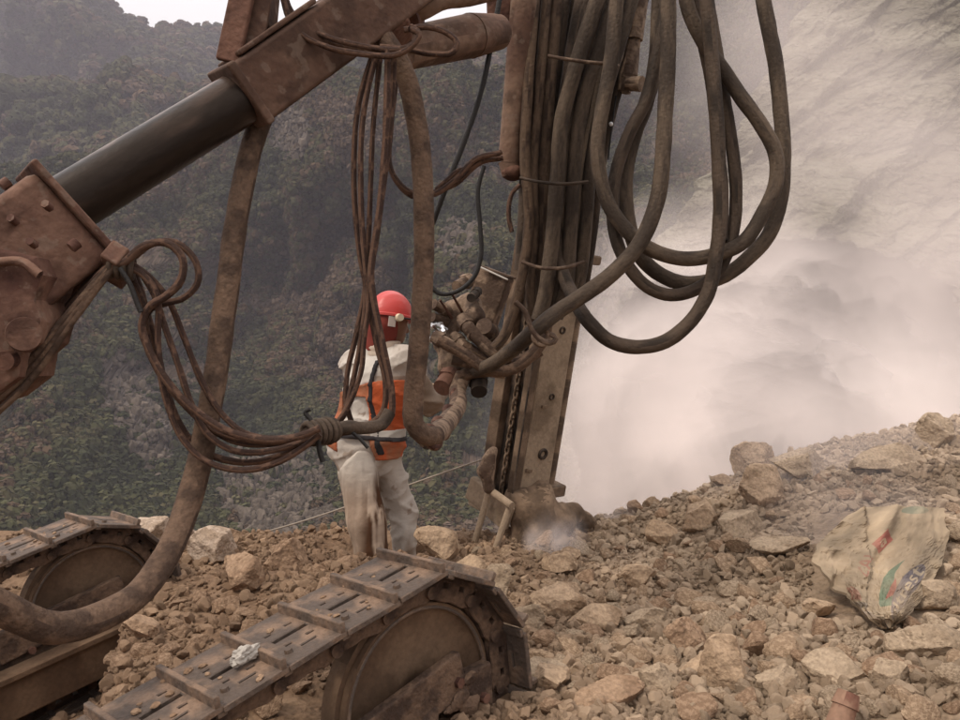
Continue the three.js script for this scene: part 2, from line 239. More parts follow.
function wood(name, h, n, rmin, rmax, seed, label, dens) {
  const r = rng(seed), list = []; let tries = 0;
  while (list.length < n && tries++ < n * 4) {
    const u = lerp(h.u0, h.u1, r()), v = Math.pow(r(), 0.8), p = hillPoint(h, u, v * 1.02), [bu, bv] = bearing([p.x, p.y, p.z]);
    if (bu < -90 || bu > 1000 || bv > 640) continue;
    const m = fbm(p.x / 30 + 4, p.y / 24, p.z / 30, 4), k = h === HA ? outcrop([p.x, p.y, p.z]) : 0;
    if (r() < k * 0.93 || r() > dens + 1.4 * m) continue;
    list.push([p, lerp(rmin, rmax * 1.25, Math.pow(r(), 2.6)), m]);
  }
  [0, 1].forEach((g) => {});
  const im = new THREE.InstancedMesh(crownGeo(seed), leaf, list.length), mt = new THREE.Matrix4(), q = new THREE.Quaternion(), c = col(0, 0, 0);
  list.forEach(([p, s, m], i) => {
    q.setFromEuler(new THREE.Euler((r() - 0.5) * 0.6, r() * 6.28, (r() - 0.5) * 0.6)); mt.compose(p.clone().add(V(0, s * 0.35, 0)), q, V(s * (0.8 + 0.5 * r()), s * (0.75 + 0.6 * r()), s * (0.8 + 0.5 * r()))); im.setMatrixAt(i, mt);
    const t = 0.42 * r() + 0.26 + 0.9 * fbm(p.x / 55, p.y / 32, p.z / 55 + 9, 4); let a = t < 0.34 ? [0.03, 0.032, 0.015] : t < 0.56 ? [0.048, 0.047, 0.021] : t < 0.7 ? [0.064, 0.056, 0.027] : t < 0.88 ? [0.074, 0.049, 0.029] : [0.09, 0.064, 0.045];
    const b = 1.1 + 0.85 * r(); im.setColorAt(i, c.setRGB(a[0] * b, a[1] * b, a[2] * b));
  });
  im.name = numbered(name); tag(im, label, 'woodland', null, 'stuff'); shade(im); scene.add(im);
}
wood('hillside_scrub', HA, 150000, 0.5, 1.9, 401, 'mixed green and brown scrub covering the near wooded slope', 0.75);
{ // blocks of bare rock standing in the outcrops
  const r = rng(55), list = []; let t = 0; while (list.length < 2600 && t++ < 900000) { const o = OUT[Math.floor(r() * OUT.length)], p = hillPoint(HA, o[0] + (r() - 0.5) * 190, r()), k = outcrop([p.x, p.y, p.z]); if (r() < k * 0.9 - 0.25) list.push(p); }
  const im = new THREE.InstancedMesh(rockGeo(31, 3, 9, 0.12, 0.3), std({ roughness: 1 }), list.length), mt = new THREE.Matrix4(), q = new THREE.Quaternion(), c = col(0, 0, 0);
  list.forEach((p, i) => { const s = 0.5 + 1.5 * r() * r(); q.setFromEuler(new THREE.Euler((r() - 0.5) * 0.4, r() * 6, (r() - 0.5) * 0.4 - 0.15)); mt.compose(p, q, V(s * (0.8 + 0.8 * r()), s * (0.9 + 1.5 * r()), s)); im.setMatrixAt(i, mt); const b = 0.6 + 0.8 * r(); im.setColorAt(i, c.setRGB(0.095 * b, 0.075 * b, 0.057 * b)); });
  im.name = 'outcrop_rocks'; tag(im, 'grey rock outcrops breaking through the scrub of the near slope', 'rocks', null, 'stuff'); shade(im); scene.add(im);
}
wood('ridge_scrub', HB, 26000, 1.8, 4.6, 402, 'bluish green scrub on the middle ridge at upper left', 0.8);
wood('mountain_scrub', HC, 22000, 2.6, 6.5, 403, 'hazy scrub along the far mountain skyline', 0.8);
// quarry face on the right, in strata that fall to the left
{
  const nu = 240, nv = 300, pos = new Float32Array((nu + 1) * (nv + 1) * 3), uv = new Float32Array((nu + 1) * (nv + 1) * 2), idx = [];
  const edge = [[-260, 905], [-100, 850], [0, 800], [60, 770], [110, 748], [150, 735], [185, 692], [215, 678], [240, 655], [290, 632], [350, 606], [450, 580], [640, 540]];
  for (let j = 0; j <= nv; j++) for (let i = 0; i <= nu; i++) {
    const o = j * (nu + 1) + i, py = lerp(640, -260, j / nv), e = interp(edge, py) + fbm(py / 22, 4, 2, 3) * 16, s = i / nu, t = Math.max(0, (s - 0.15) / 0.85);
    let d = 34 - 15 * Math.pow(t, 0.8) + (350 - py) * 0.012, u = lerp(e, 1330, t);
    const p = P(u, py, d); if (s < 0.15) { const k = (0.15 - s) / 0.15; p.z -= k * 30; p.x += k * 9; }
    const a = p.y * 0.8 - p.x * 0.6, b = p.x * 0.8 + p.y * 0.6;
    const blk = ridge(a / 2.6, b / 3.4, p.z / 7, 5), big = fbm(p.x / 6 + 3, p.y / 6, p.z / 6, 3), fine = ridge(a / 0.8, b / 1.0, p.z / 2, 4);
    const cut = Math.abs(noise(a / 1.9 + 0.4 * big, b / 8, 3)) < 0.05 ? -0.2 : 0;
    p.z += blk * 1.5 + big * 2.6 + fine * 0.3 + cut; p.x += (s < 0.2 ? fine * 0.35 : 0);
    p.toArray(pos, o * 3); uv[o * 2] = p.x / 3; uv[o * 2 + 1] = p.y / 3;
  }
  for (let j = 0; j < nv; j++) for (let i = 0; i < nu; i++) { const a = j * (nu + 1) + i, b = a + 1, c = a + nu + 1; idx.push(a, b, c + 1, a, c + 1, c); }
  const g = new THREE.BufferGeometry(); g.setAttribute('position', new THREE.BufferAttribute(pos, 3)); g.setAttribute('uv', new THREE.BufferAttribute(uv, 2)); g.setIndex(idx); g.computeVertexNormals();
  paint(g, (x, y, z) => mix3([0.12, 0.106, 0.078], [0.205, 0.186, 0.14], 0.55 + 1.3 * fbm(x * 0.42 + y * 0.9, x / 4, z / 4, 4)));
  struct('quarry_face', g, std({ vertexColors: true, roughness: 1, map: rep(two([0.72, 0.7, 0.68], [1, 1, 1], 6, 331, -0.3, 0.3, 0.25), 1, 1), bumpMap: bumpRidge, bumpScale: 0.12 }));
}

// ---------------------------------------------------------------- bench of blasted rubble
const IDL = V(-0.234, 0.385, -2.9), HX = 0.70, HZ = -0.714;
function groundY(x, z) {
  const d = -z, e = 5.75 + 0.75 * sstep(0.3, 1.6, x) + 0.12 * noise(x * 1.3, 4, 1);
  let y = 0.30;
  const m = Math.max(0, x - 0.62), sp = m * m / (m + 0.45);
  y += sp * (0.26 + 0.15 * sstep(3.2, 6.4, d)) - 0.046 * sp * sp;
  y += 0.05 * sstep(4.6, 5.5, d) * (1 - sstep(0.3, 1.2, x));
  y += 0.10 * Math.exp(-((x + 0.95) ** 2 / 0.5 + (d - 4.1) ** 2 / 1.0)) + 0.05 * Math.exp(-((x + 1.5) ** 2 / 0.3 + (d - 5.2) ** 2 / 0.12));
  y += 0.07 * fbm(x * 1.3 + 3, z * 1.3, 1, 3) + 0.035 * fbm(x * 4.5, z * 4.5, 7, 3) + 0.018 * fbm(x * 15, z * 15, 3, 3);
  // worn hollow where the worker stands, and the lower ground under the rear of the machine and the lens
  y -= 0.26 * Math.exp(-((x + 0.58) ** 2 / 0.12 + (d - 5.3) ** 2 / 0.05));
  y -= 0.55 * (1 - sstep(1.6, 2.9, d)) * (1 - sstep(-0.2, 1.6, x)) + 0.32 * (1 - sstep(1.5, 2.7, d)) * sstep(-0.2, 1.6, x);
  { const dx = x + 1.975, dz = z + 4.4, a = dx * HX + dz * HZ, b = -dx * HZ + dz * HX; y -= 0.42 * sstep(0.32, 0.05, a) * sstep(-0.5, -0.2, b) * sstep(0.12, -0.12, b - 0.34 - 1.9 * Math.max(0, -a)); }
  y -= 0.25 * sstep(-1.2, -3.2, x) * (1 - sstep(4.4, 5.4, d));
  if (d > e) y -= 1.25 * (d - e) + 0.25 * (d - e) ** 2;
  return y;
}
function hit(u, v) { const a = V(0, EYE, 0), dir = P(u, v, 1).sub(a); for (let d = 1.6; d < 9; d += 0.01) { const y = EYE + dir.y * d; if (y < groundY(dir.x * d, -d)) return d; } return 6.2; }
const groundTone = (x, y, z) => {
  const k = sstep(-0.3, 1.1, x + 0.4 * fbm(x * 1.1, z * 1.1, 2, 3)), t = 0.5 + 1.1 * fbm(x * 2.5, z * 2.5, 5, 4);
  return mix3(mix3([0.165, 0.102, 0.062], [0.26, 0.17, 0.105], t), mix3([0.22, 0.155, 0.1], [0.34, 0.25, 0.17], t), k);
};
let rubble;
{
  const x0 = -5.5, x1 = 7.5, z0 = -9.4, z1 = 1.2, s = 0.03, nx = Math.round((x1 - x0) / s), nz = Math.round((z1 - z0) / s), pos = new Float32Array((nx + 1) * (nz + 1) * 3), uv = new Float32Array((nx + 1) * (nz + 1) * 2), idx = new Uint32Array(nx * nz * 6);
  let q = 0;
  for (let j = 0; j <= nz; j++) for (let i = 0; i <= nx; i++) { const o = j * (nx + 1) + i, x = x0 + i * s, z = z0 + j * s; pos[o * 3] = x; pos[o * 3 + 1] = groundY(x, z); pos[o * 3 + 2] = z; uv[o * 2] = x; uv[o * 2 + 1] = z; if (i < nx && j < nz) { const a = o, b = o + 1, c = o + nx + 1; idx[q++] = a; idx[q++] = c + 1; idx[q++] = b; idx[q++] = a; idx[q++] = c; idx[q++] = c + 1; } }
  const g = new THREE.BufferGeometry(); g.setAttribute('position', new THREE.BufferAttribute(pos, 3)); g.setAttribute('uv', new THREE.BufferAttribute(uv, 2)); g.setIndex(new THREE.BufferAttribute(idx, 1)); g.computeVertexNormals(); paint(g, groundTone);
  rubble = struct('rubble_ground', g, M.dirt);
}
const occupied = [];
function boulder(u, v, w, h, mat, seed, label, opt = {}) {      // u, v: foot of the stone in the frame, w and h its size there
  const d = opt.d ?? hit(u, v), W = w / F * d, Hh = h / F * d, D = W * (opt.deep ?? 0.85), p = P(u, v, d); p.z -= D * 0.3; p.y = groundY(p.x, p.z) + Hh * (opt.lift ?? 0.28);
  const g = rockGeo(seed, 12, opt.planes ?? 12, 0.05); g.scale(W * 0.62, Hh * 0.72, D * 0.62); const uv = boxUV(g); if (opt.tilt) uv.rotateZ(opt.tilt);
  const m = top(opt.name ?? 'boulder', uv, mat, label, opt.cat ?? 'boulder'); m.position.copy(p); m.rotation.y = opt.turn ?? 0; occupied.push([p.x, p.z, Math.max(W, D) * 0.5]); return m;
}
boulder(440, 566, 46, 44, M.rockTan, 1, 'rounded tan boulder standing right beside the worker’s feet', { lift: 0.34, d: 5.0 });
boulder(213, 566, 54, 36, M.rockPale, 2, 'pale whitish rock at the bench edge behind the far crawler track');
boulder(283, 570, 40, 34, M.rockRed, 3, 'brown block of rock at the bench edge left of the worker');
boulder(237, 592, 42, 42, M.rockRed, 4, 'reddish earth-covered boulder in front of the pale whitish rock');
boulder(150, 536, 40, 34, M.rockPale, 5, 'pale rock peeping out over the far crawler track', { d: 5.4 });
boulder(180, 560, 40, 34, M.rockPale, 37, 'pale cracked rock between the thick hose and the far crawler track', { d: 5.2 });
boulder(562, 616, 58, 36, M.rockTan, 6, 'broad tan rock right of the near track’s front end, above a long slab', { deep: 0.7 });
boulder(597, 630, 56, 24, M.rockTan, 7, 'long flat rock slab lying below the broad tan rock', { tilt: -0.12, deep: 0.6 });
boulder(527, 636, 32, 38, M.rockGrey, 8, 'upright blocky rock close to the front of the near track');
boulder(494, 598, 34, 32, M.rockGrey, 9, 'squarish rock directly above the front of the near track');
boulder(552, 696, 46, 36, M.rockTan, 10, 'angular tan rock right of the near track’s idler wheel');
boulder(545, 718, 44, 32, M.rockGrey, 11, 'grey-tan rock at the bottom edge right of the near track', { d: 3.15 });
boulder(608, 712, 74, 30, M.rockRed, 12, 'long dark brown slab low in the rubble at the bottom edge', { tilt: 0.2, deep: 0.6 });
boulder(732, 692, 62, 58, M.rockTan, 13, 'large slanting tan block in the lower middle of the rubble', { tilt: 0.6, deep: 0.8 });
boulder(848, 686, 66, 36, M.rockGrey, 14, 'broad low rock below the paper sack', { deep: 0.8 });
boulder(889, 690, 38, 42, M.rockGrey, 15, 'upright rock touching the broad low rock below the sack');
boulder(780, 693, 42, 28, M.rockGrey, 16, 'small wedge of rock left of the broad low rock');
boulder(768, 508, 62, 40, M.rockTan, 17, 'big hazy boulder high on the rubble heap near its crest', { deep: 0.8 });
boulder(741, 538, 46, 30, M.rockGrey, 18, 'slanting slab below the big hazy boulder on the heap', { tilt: -0.35 });
boulder(704, 530, 38, 38, M.rockTan, 19, 'blunt brown rock at the left end of the heap crest');
boulder(783, 558, 54, 22, M.rockGrey, 20, 'low pointed slab left of the paper sack', { tilt: 0.2 });
boulder(657, 696, 36, 34, M.rockGrey, 21, 'rounded grey-tan rock at the lower centre of the rubble');
boulder(687, 655, 38, 34, M.rockRed, 22, 'rough brown rock left of the large slanting block');
boulder(934, 722, 66, 36, M.rockGrey, 23, 'wide rock in the bottom right corner', { d: 3.05 });
boulder(806, 478, 60, 30, M.rockGrey, 24, 'flat hazy slab on the skyline of the heap', { tilt: -0.2 });
boulder(758, 472, 44, 30, M.rockTan, 25, 'dusty block topmost at the left of the heap skyline', {});
boulder(893, 472, 62, 28, M.rockGrey, 26, 'pale flat slab on the heap above the sack', { tilt: 0.25 });
boulder(944, 448, 44, 34, M.rockGrey, 27, 'blocky rock on the heap at the right edge of the picture', {});
boulder(668, 545, 34, 26, M.rockTan, 28, 'brown rock on the slope left of the blunt crest rock');
boulder(640, 590, 34, 24, M.rockTan, 29, 'tan rock in the middle of the slope below the drill foot');
boulder(650, 628, 40, 26, M.rockGrey, 30, 'squat rock midway between the long slab and the slanting block');
boulder(560, 575, 30, 22, M.rockTan, 31, 'small tan rock just below the dusty drill foot');
boulder(470, 572, 34, 22, M.rockTan, 32, 'flat tan rock right of the worker’s boulder');
boulder(935, 610, 42, 30, M.rockGrey, 33, 'half-buried rock under the right edge of the sack');
boulder(820, 620, 36, 22, M.rockTan, 34, 'small slab at the lower left corner of the sack');
boulder(700, 712, 44, 28, M.rockTan, 35, 'tan rock at the bottom edge below the slanting block', { d: 3.2 });
boulder(140, 640, 36, 26, M.rockRed, 36, 'reddish rock in the gap between the two tracks');
// stones: the largest ones single, as pieces of the rubble
const stones = [0, 1, 2, 3, 4, 5, 6, 7, 8, 9].map((k) => rockGeo(900 + k, 4, 10, 0.06)), stoneMats = [M.rockTan, M.rockGrey, M.rockTan, M.rockRed].map((m) => Object.assign(m.clone(), { bumpScale: 0.005 }));
function inTrack(x, z, m = 0.3) { for (const [cx, cz] of [[IDL.x, IDL.z], [-2.0, -4.45]]) { const dx = x - cx, dz = z - cz, a = dx * HX + dz * HZ, b = -dx * HZ + dz * HX; if (a < 0.42 && a > -3 && Math.abs(b + 0.02) < m) return true; } return false; }
{
  const r = rng(77); let n = 0, tries = 0; const EXTRA = 262;
  while (n < EXTRA && tries++ < 30000) {
    const k = n / EXTRA, s = lerp(0.078, 0.034, Math.pow(k, 0.7)) * (0.85 + 0.3 * r());
    let u, v; if (r() < 0.8) { u = lerp(500, 965, r()); v = lerp(455, 722, Math.pow(r(), 0.55)); } else { u = lerp(100, 500, r()); v = lerp(545, 720, r()); }
    const d = hit(u, v), p = P(u, v, d); if (d > 7 || inTrack(p.x, p.z)) continue;
    if (u > 800 && u < 950 && v > 505 && v < 630) continue;
    if (occupied.some(([x, z, q]) => Math.hypot(x - p.x, z - p.z) < (q + s) * 0.82)) continue;
    const m = part('stone', stones[Math.floor(r() * 10)], p.x < -0.2 ? stoneMats[3] : stoneMats[Math.floor(r() * 4)], rubble); m.position.set(p.x, groundY(p.x, p.z) + s * 0.25, p.z);
    m.rotation.set(r() * 0.8, r() * 6.28, r() * 0.8); m.scale.set(s * (0.9 + 0.6 * r()), s * (0.6 + 0.35 * r()), s * (0.8 + 0.4 * r())); occupied.push([p.x, p.z, s]); n++;
  }
}
{ // gravel between them
  const r = rng(78), mt = new THREE.Matrix4(), q = new THREE.Quaternion(), c = col(0, 0, 0);
  [[8000, 0.016, 0.04, 3], [26000, 0.006, 0.019, 1]].forEach(([n, a, b, det], pass) => {
    for (let w = 0; w < 4; w++) {
      const im = new THREE.InstancedMesh(rockGeo(950 + w + pass * 10, det, 9, 0.06), std({ roughness: 1, bumpMap: bumpFine, bumpScale: 0.0025 }), n / 4); let i = 0;
      while (i < n / 4) {
        let x, z; if (r() < 0.72) { const u = lerp(60, 1000, Math.pow(r(), 0.75)), d = lerp(2.7, 6.9, Math.pow(r(), 1.3)); x = (u - 480) / F * d; z = -d; } else { x = lerp(-3.5, 5, r()); z = -lerp(1.8, 7, r()); }
        if (inTrack(x, z, 0.16)) continue; { const [u, v] = bearing([x, groundY(x, z), z]); if (u > 812 && u < 945 && v > 512 && v < 628) continue; } const den = 0.55 + 1.3 * fbm(x * 1.7, z * 1.7, 8, 3) + (x > -0.1 ? 0.35 : 0); if (r() > den) continue;
        const s = lerp(a, b, Math.pow(r(), 2.2)); q.setFromEuler(new THREE.Euler(r() * 6, r() * 6, r() * 6)); mt.compose(V(x, groundY(x, z) + s * (0.15 + 0.45 * r()), z), q, V(s * (0.9 + 0.5 * r()), s * (0.65 + 0.4 * r()), s)); im.setMatrixAt(i, mt);
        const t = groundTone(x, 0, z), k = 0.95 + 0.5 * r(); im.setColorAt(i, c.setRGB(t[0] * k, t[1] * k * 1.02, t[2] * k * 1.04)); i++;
      }
      im.name = numbered(pass ? 'fine_gravel' : 'loose_rubble'); tag(im, pass ? 'fine tan gravel and grit strewn over the bench' : 'small broken stones filling the rubble slope', 'gravel', null, 'stuff'); shade(im); scene.add(im);
    }
  });
}

// ---------------------------------------------------------------- drill rig (one machine: everything bolted or hosed to it is a part)
const RIG = V(-1.2, 0.1, -3.9), rig = group('drill_rig', RIG, 'rusty dusty crawler drill rig with tilted mast, slanting boom and many hanging hoses', 'drill rig');
const carrier = new THREE.Group(); carrier.position.copy(RIG).negate();
const rp = (name, geo, mat, label, parent = rig) => { if (parent === rig) geo.translate(-RIG.x, -RIG.y, -RIG.z); return part(name, geo, mat, parent, label); };
// --- crawler tracks: local x forward, y up, z to the machine's right
const PITCH = 13 * Math.PI / 180, tX = V(HX * Math.cos(PITCH), Math.sin(PITCH), HZ * Math.cos(PITCH)).normalize(), tZ = tX.clone().cross(V(0, 1, 0)).normalize(), tY = tZ.clone().cross(tX);
const SH_L = 0.205, LINK_R = 0.37, LEN = 2.1;
function shoeGeo() {
  const w = 0.33, l = SH_L * 0.985, s = new THREE.Shape(); s.moveTo(-l / 2, -w / 2); s.lineTo(l / 2, -w / 2 + 0.004); s.lineTo(l / 2, w / 2 - 0.004); s.lineTo(-l / 2, w / 2); s.closePath();
  const slot = (cx, cz, a, b) => { const h = new THREE.Path(); h.moveTo(cx - a, cz - b); h.lineTo(cx - a, cz + b); h.lineTo(cx + a, cz + b); h.lineTo(cx + a, cz - b); h.closePath(); s.holes.push(h); };
  slot(0.012, 0.0, 0.062, 0.014); slot(-0.03, 0.055, 0.014, 0.008); slot(0.045, 0.058, 0.016, 0.008); slot(-0.03, -0.055, 0.014, 0.008); slot(0.045, -0.058, 0.016, 0.008); slot(0.01, 0.1, 0.03, 0.007);
  const plate = new THREE.ExtrudeGeometry(s, { depth: 0.014, bevelEnabled: true, bevelThickness: 0.003, bevelSize: 0.003, bevelSegments: 1 }); plate.rotateX(-Math.PI / 2); plate.scale(1, 1, -1); 
  { const ix = plate.attributes.position; for (let i = 0; i < ix.count; i += 3) { for (const a of Object.values(plate.attributes)) { const n = a.itemSize; for (let k = 0; k < n; k++) { const q = a.array[(i + 1) * n + k]; a.array[(i + 1) * n + k] = a.array[(i + 2) * n + k]; a.array[(i + 2) * n + k] = q; } } } plate.computeVertexNormals(); }
  const bar = new RoundedBoxGeometry(0.02, 0.042, w * 1.0, 1, 0.006); bar.rotateZ(-0.12); bar.translate(l / 2 - 0.012, 0.026, 0);
  const lip = new RoundedBoxGeometry(0.03, 0.018, w * 0.98, 1, 0.005); lip.translate(-l / 2 - 0.006, -0.004, 0);
  const low = new RoundedBoxGeometry(0.03, 0.012, w * 0.9, 1, 0.004); low.translate(-0.02, 0.02, 0); low.scale(1, 1, 0.92);
  const bolts = [[-0.06, 0.1]].map(([x, z]) => { const b = new THREE.CylinderGeometry(0.011, 0.012, 0.012, 6); b.translate(x, 0.022, z); return b; });
  return boxUV(join(plate, bar, lip, bolts));
}
function linkGeo() {                                            // pair of link plates with windows, pin bosses and pads
  const gs = [];
  for (const z of [-0.062, 0.062]) {
    const s = new THREE.Shape(), l = SH_L; s.moveTo(-l * 0.56, -0.038); s.quadraticCurveTo(-l * 0.3, -0.06, 0, -0.048); s.lineTo(l * 0.3, -0.058); s.quadraticCurveTo(l * 0.58, -0.05, l * 0.54, -0.012); s.lineTo(l * 0.48, 0.03); s.lineTo(-l * 0.5, 0.03); s.closePath();
    for (const cx of [-0.036, 0.044]) { const h = new THREE.Path(); h.moveTo(cx - 0.017, -0.014); h.lineTo(cx - 0.017, 0.012); h.lineTo(cx + 0.017, 0.012); h.lineTo(cx + 0.017, -0.014); h.closePath(); s.holes.push(h); }
    const e = new THREE.ExtrudeGeometry(s, { depth: 0.026, bevelEnabled: true, bevelThickness: 0.004, bevelSize: 0.004, bevelSegments: 1 }); e.translate(0, 0, z - 0.013); gs.push(e);
  }
  const pin = new THREE.CylinderGeometry(0.022, 0.022, 0.185, 10); pin.rotateX(Math.PI / 2); pin.translate(-SH_L / 2, -0.035, 0); gs.push(pin);
  return boxUV(join(gs));
}
function loop(t) {                                             // path of the chain: top run, nose, bottom run, tail
  const arc = Math.PI * LINK_R, tot = 2 * LEN + 2 * arc; t = ((t % tot) + tot) % tot;
  if (t < LEN) return [-LEN + t, LINK_R - 0.03 * Math.sin(t / LEN * Math.PI), 0]; t -= LEN;
  if (t < arc) { const a = t / LINK_R; return [Math.sin(a) * LINK_R, Math.cos(a) * LINK_R, -a]; } t -= arc;
  if (t < LEN) return [-t, -LINK_R, -Math.PI]; t -= LEN; const a = t / LINK_R; return [-LEN - Math.sin(a) * LINK_R, -Math.cos(a) * LINK_R, -Math.PI - a];
}
const shoeG = shoeGeo(), linkG = linkGeo();
function track(center, label, phase, rail) {
  const t = new THREE.Group(); t.name = (partCount.get('trk') ?? 0) ? 'crawler_track_001' : 'crawler_track'; partCount.set('trk', 1); t.userData.label = label; rig.add(t);
  t.applyMatrix4(frame(center.clone().sub(RIG), tX, tY, tZ));
  const tot = 2 * LEN + 2 * Math.PI * LINK_R, n = Math.round(tot / SH_L), step = tot / n, r = rng(5 + n + phase * 10);
  for (let i = 0; i < n; i++) {
    const [x, y, a] = loop((i + phase) * step), m = shade(new THREE.Mesh(shoeG, M.shoe)), l = shade(new THREE.Mesh(linkG, M.link)), nx = -Math.sin(a), ny = Math.cos(a);
    m.name = 'track_shoe' + (i ? '_' + String(i).padStart(3, '0') : ''); l.name = 'chain_link' + (i ? '_' + String(i).padStart(3, '0') : '');
    m.position.set(x + nx * 0.036, y + ny * 0.036, 0.0); m.rotation.z = a + 0.03 + (r() - 0.5) * 0.06; m.rotation.x = (r() - 0.5) * 0.035; m.rotation.y = (r() - 0.5) * 0.03; l.position.set(x, y, 0); l.rotation.z = a; t.add(m, l);
  }
  { const gs = []; for (let i = 0; i < 90; i++) { const [x, y, a] = loop(LEN * r()), g = rockGeo(740 + i % 9, 1, 8, 0.06), s = 0.006 + 0.016 * r() * r(); g.rotateY(r() * 6); g.scale(s * 1.3, s * 0.7, s); g.translate(x, y + 0.052 + s * 0.3, (r() - 0.5) * 0.3); gs.push(g); }
    const d = part('track_dirt', boxUV(join(gs)), M.rockRed, t); d.userData.kind = 'stuff'; }
  // idler wheel: rim flange, running face and dished disc
  const R = LINK_R - 0.058, prof = [[0, 0.012], [0.05, 0.012], [0.075, 0.03], [0.1, 0.036], [R * 0.62, 0.026], [R * 0.86, 0.032], [R * 0.93, 0.046], [R * 0.945, 0.058], [R, 0.058], [R + 0.004, 0.05], [R + 0.004, 0.036], [R + 0.022, 0.034], [R + 0.022, -0.034], [R, -0.036], [R, -0.056], [R * 0.93, -0.056], [R * 0.86, -0.03], [0, -0.02]];
  for (const [name, x] of [['idler_wheel', 0], ['drive_sprocket', -LEN]]) {
    const w = new THREE.LatheGeometry(prof.map(([a, b]) => new THREE.Vector2(a, b)).reverse(), 56); w.rotateX(Math.PI / 2); const wg = toCreasedNormals(boxUV(clean(w)), 0.5); wg.translate(x, 0, 0); part(name, wg, M.wheel, t);
    const rim = new THREE.TorusGeometry(R * 0.95, 0.007, 8, 60); rim.translate(x, 0, 0.056); part('wheel_rim', boxUV(rim), M.shoe, t);
  }
  // yoke: a bar from the hub back along the frame, clamp block and bolts
  const yoke = join(box(0.62, 0.15, 0.04, 0.01).translate(-0.17, 0.04, 0.118).rotateZ(0.06), box(0.13, 0.2, 0.05, 0.012).rotateZ(-0.15).translate(0.19, -0.07, 0.108));
  part('idler_yoke', yoke, M.link, t);
  const lumps = []; const lr = rng(8); for (let i = 0; i < 9; i++) { const g = rockGeo(700 + i, 2, 8, 0.06); const s = 0.018 + 0.026 * lr(); g.scale(s * 1.4, s, s * 0.5); g.translate(-0.12 + 0.36 * lr(), -0.09 + 0.13 * lr(), 0.135); lumps.push(g); }
  part('caked_mud', boxUV(join(lumps)), M.link, t);
  const hub = new THREE.CylinderGeometry(0.05, 0.055, 0.05, 20); hub.rotateX(Math.PI / 2); hub.translate(0, 0, 0.055); part('wheel_hub', boxUV(hub), M.shoe, t);
  for (const [x, y] of [[0.1, 0.03], [-0.2, -0.02], [-0.34, -0.05], [0.2, -0.08], [0.2, -0.18]]) { const b = new THREE.CylinderGeometry(0.018, 0.02, 0.03, 6); b.rotateX(Math.PI / 2); b.translate(x, y, 0.138); part('yoke_bolt', boxUV(b), M.rustDark, t); }
  const fr = join(box(LEN * 0.94, 0.13, 0.2, 0.015).translate(-LEN * 0.56, -0.06, 0), box(LEN * 0.8, 0.05, 0.24, 0.01).translate(-LEN * 0.6, 0.02, 0), box(LEN * 0.75, 0.03, 0.06, 0.008).translate(-LEN * 0.58, -0.14, 0.12));
  part('track_frame', fr, M.link, t);
  if (rail) part('track_rail', join(box(1.9, 0.2, 0.05, 0.01).translate(-0.78, -0.2, 0.2), box(1.9, 0.03, 0.12, 0.006).translate(-0.78, -0.095, 0.2)), M.wheel, t);
  for (let i = 0; i < 4; i++) { const g = new THREE.CylinderGeometry(0.085, 0.085, 0.2, 20); g.rotateX(Math.PI / 2); g.translate(-0.42 - i * 0.4, -0.2, 0); part('track_roller', boxUV(g), M.link, t); }
}
track(IDL, 'near crawler track climbing from the bottom left to the rubble', 0.35);
track(V(-1.975, 0.265, -4.4), 'far crawler track at the left edge behind the thick hose', 0.1, true);
rp('cross_beam', barBox(V(-1.3, 0.0, -1.85), V(-2.95, -0.1, -3.3), 0.22, 0.24), M.rustDark);

// --- boom: knuckle, black telescopic tube, box sleeve
const bA = P(40, 222, 2.75), bB = P(268, 82, 3.15), bDir = bB.clone().sub(bA).normalize();
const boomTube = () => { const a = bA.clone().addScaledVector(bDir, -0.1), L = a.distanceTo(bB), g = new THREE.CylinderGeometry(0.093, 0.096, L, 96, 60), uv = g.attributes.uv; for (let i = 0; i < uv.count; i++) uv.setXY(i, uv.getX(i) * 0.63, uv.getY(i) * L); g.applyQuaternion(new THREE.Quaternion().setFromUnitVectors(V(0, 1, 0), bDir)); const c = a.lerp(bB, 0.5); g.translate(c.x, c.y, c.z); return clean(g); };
rp('boom_tube', paint(boomTube(), (x, y, z, ny) => mix3([1, 1, 1], [10, 9, 8.2], sstep(0.68, 0.86, ny + 0.16 * fbm(x * 9, y * 9, z * 9, 3)))), M.tubeBlack, 'black telescopic boom tube with a highlight painted along its top');  // pale top stripe is a highlight painted into the vertex colours by upward normal
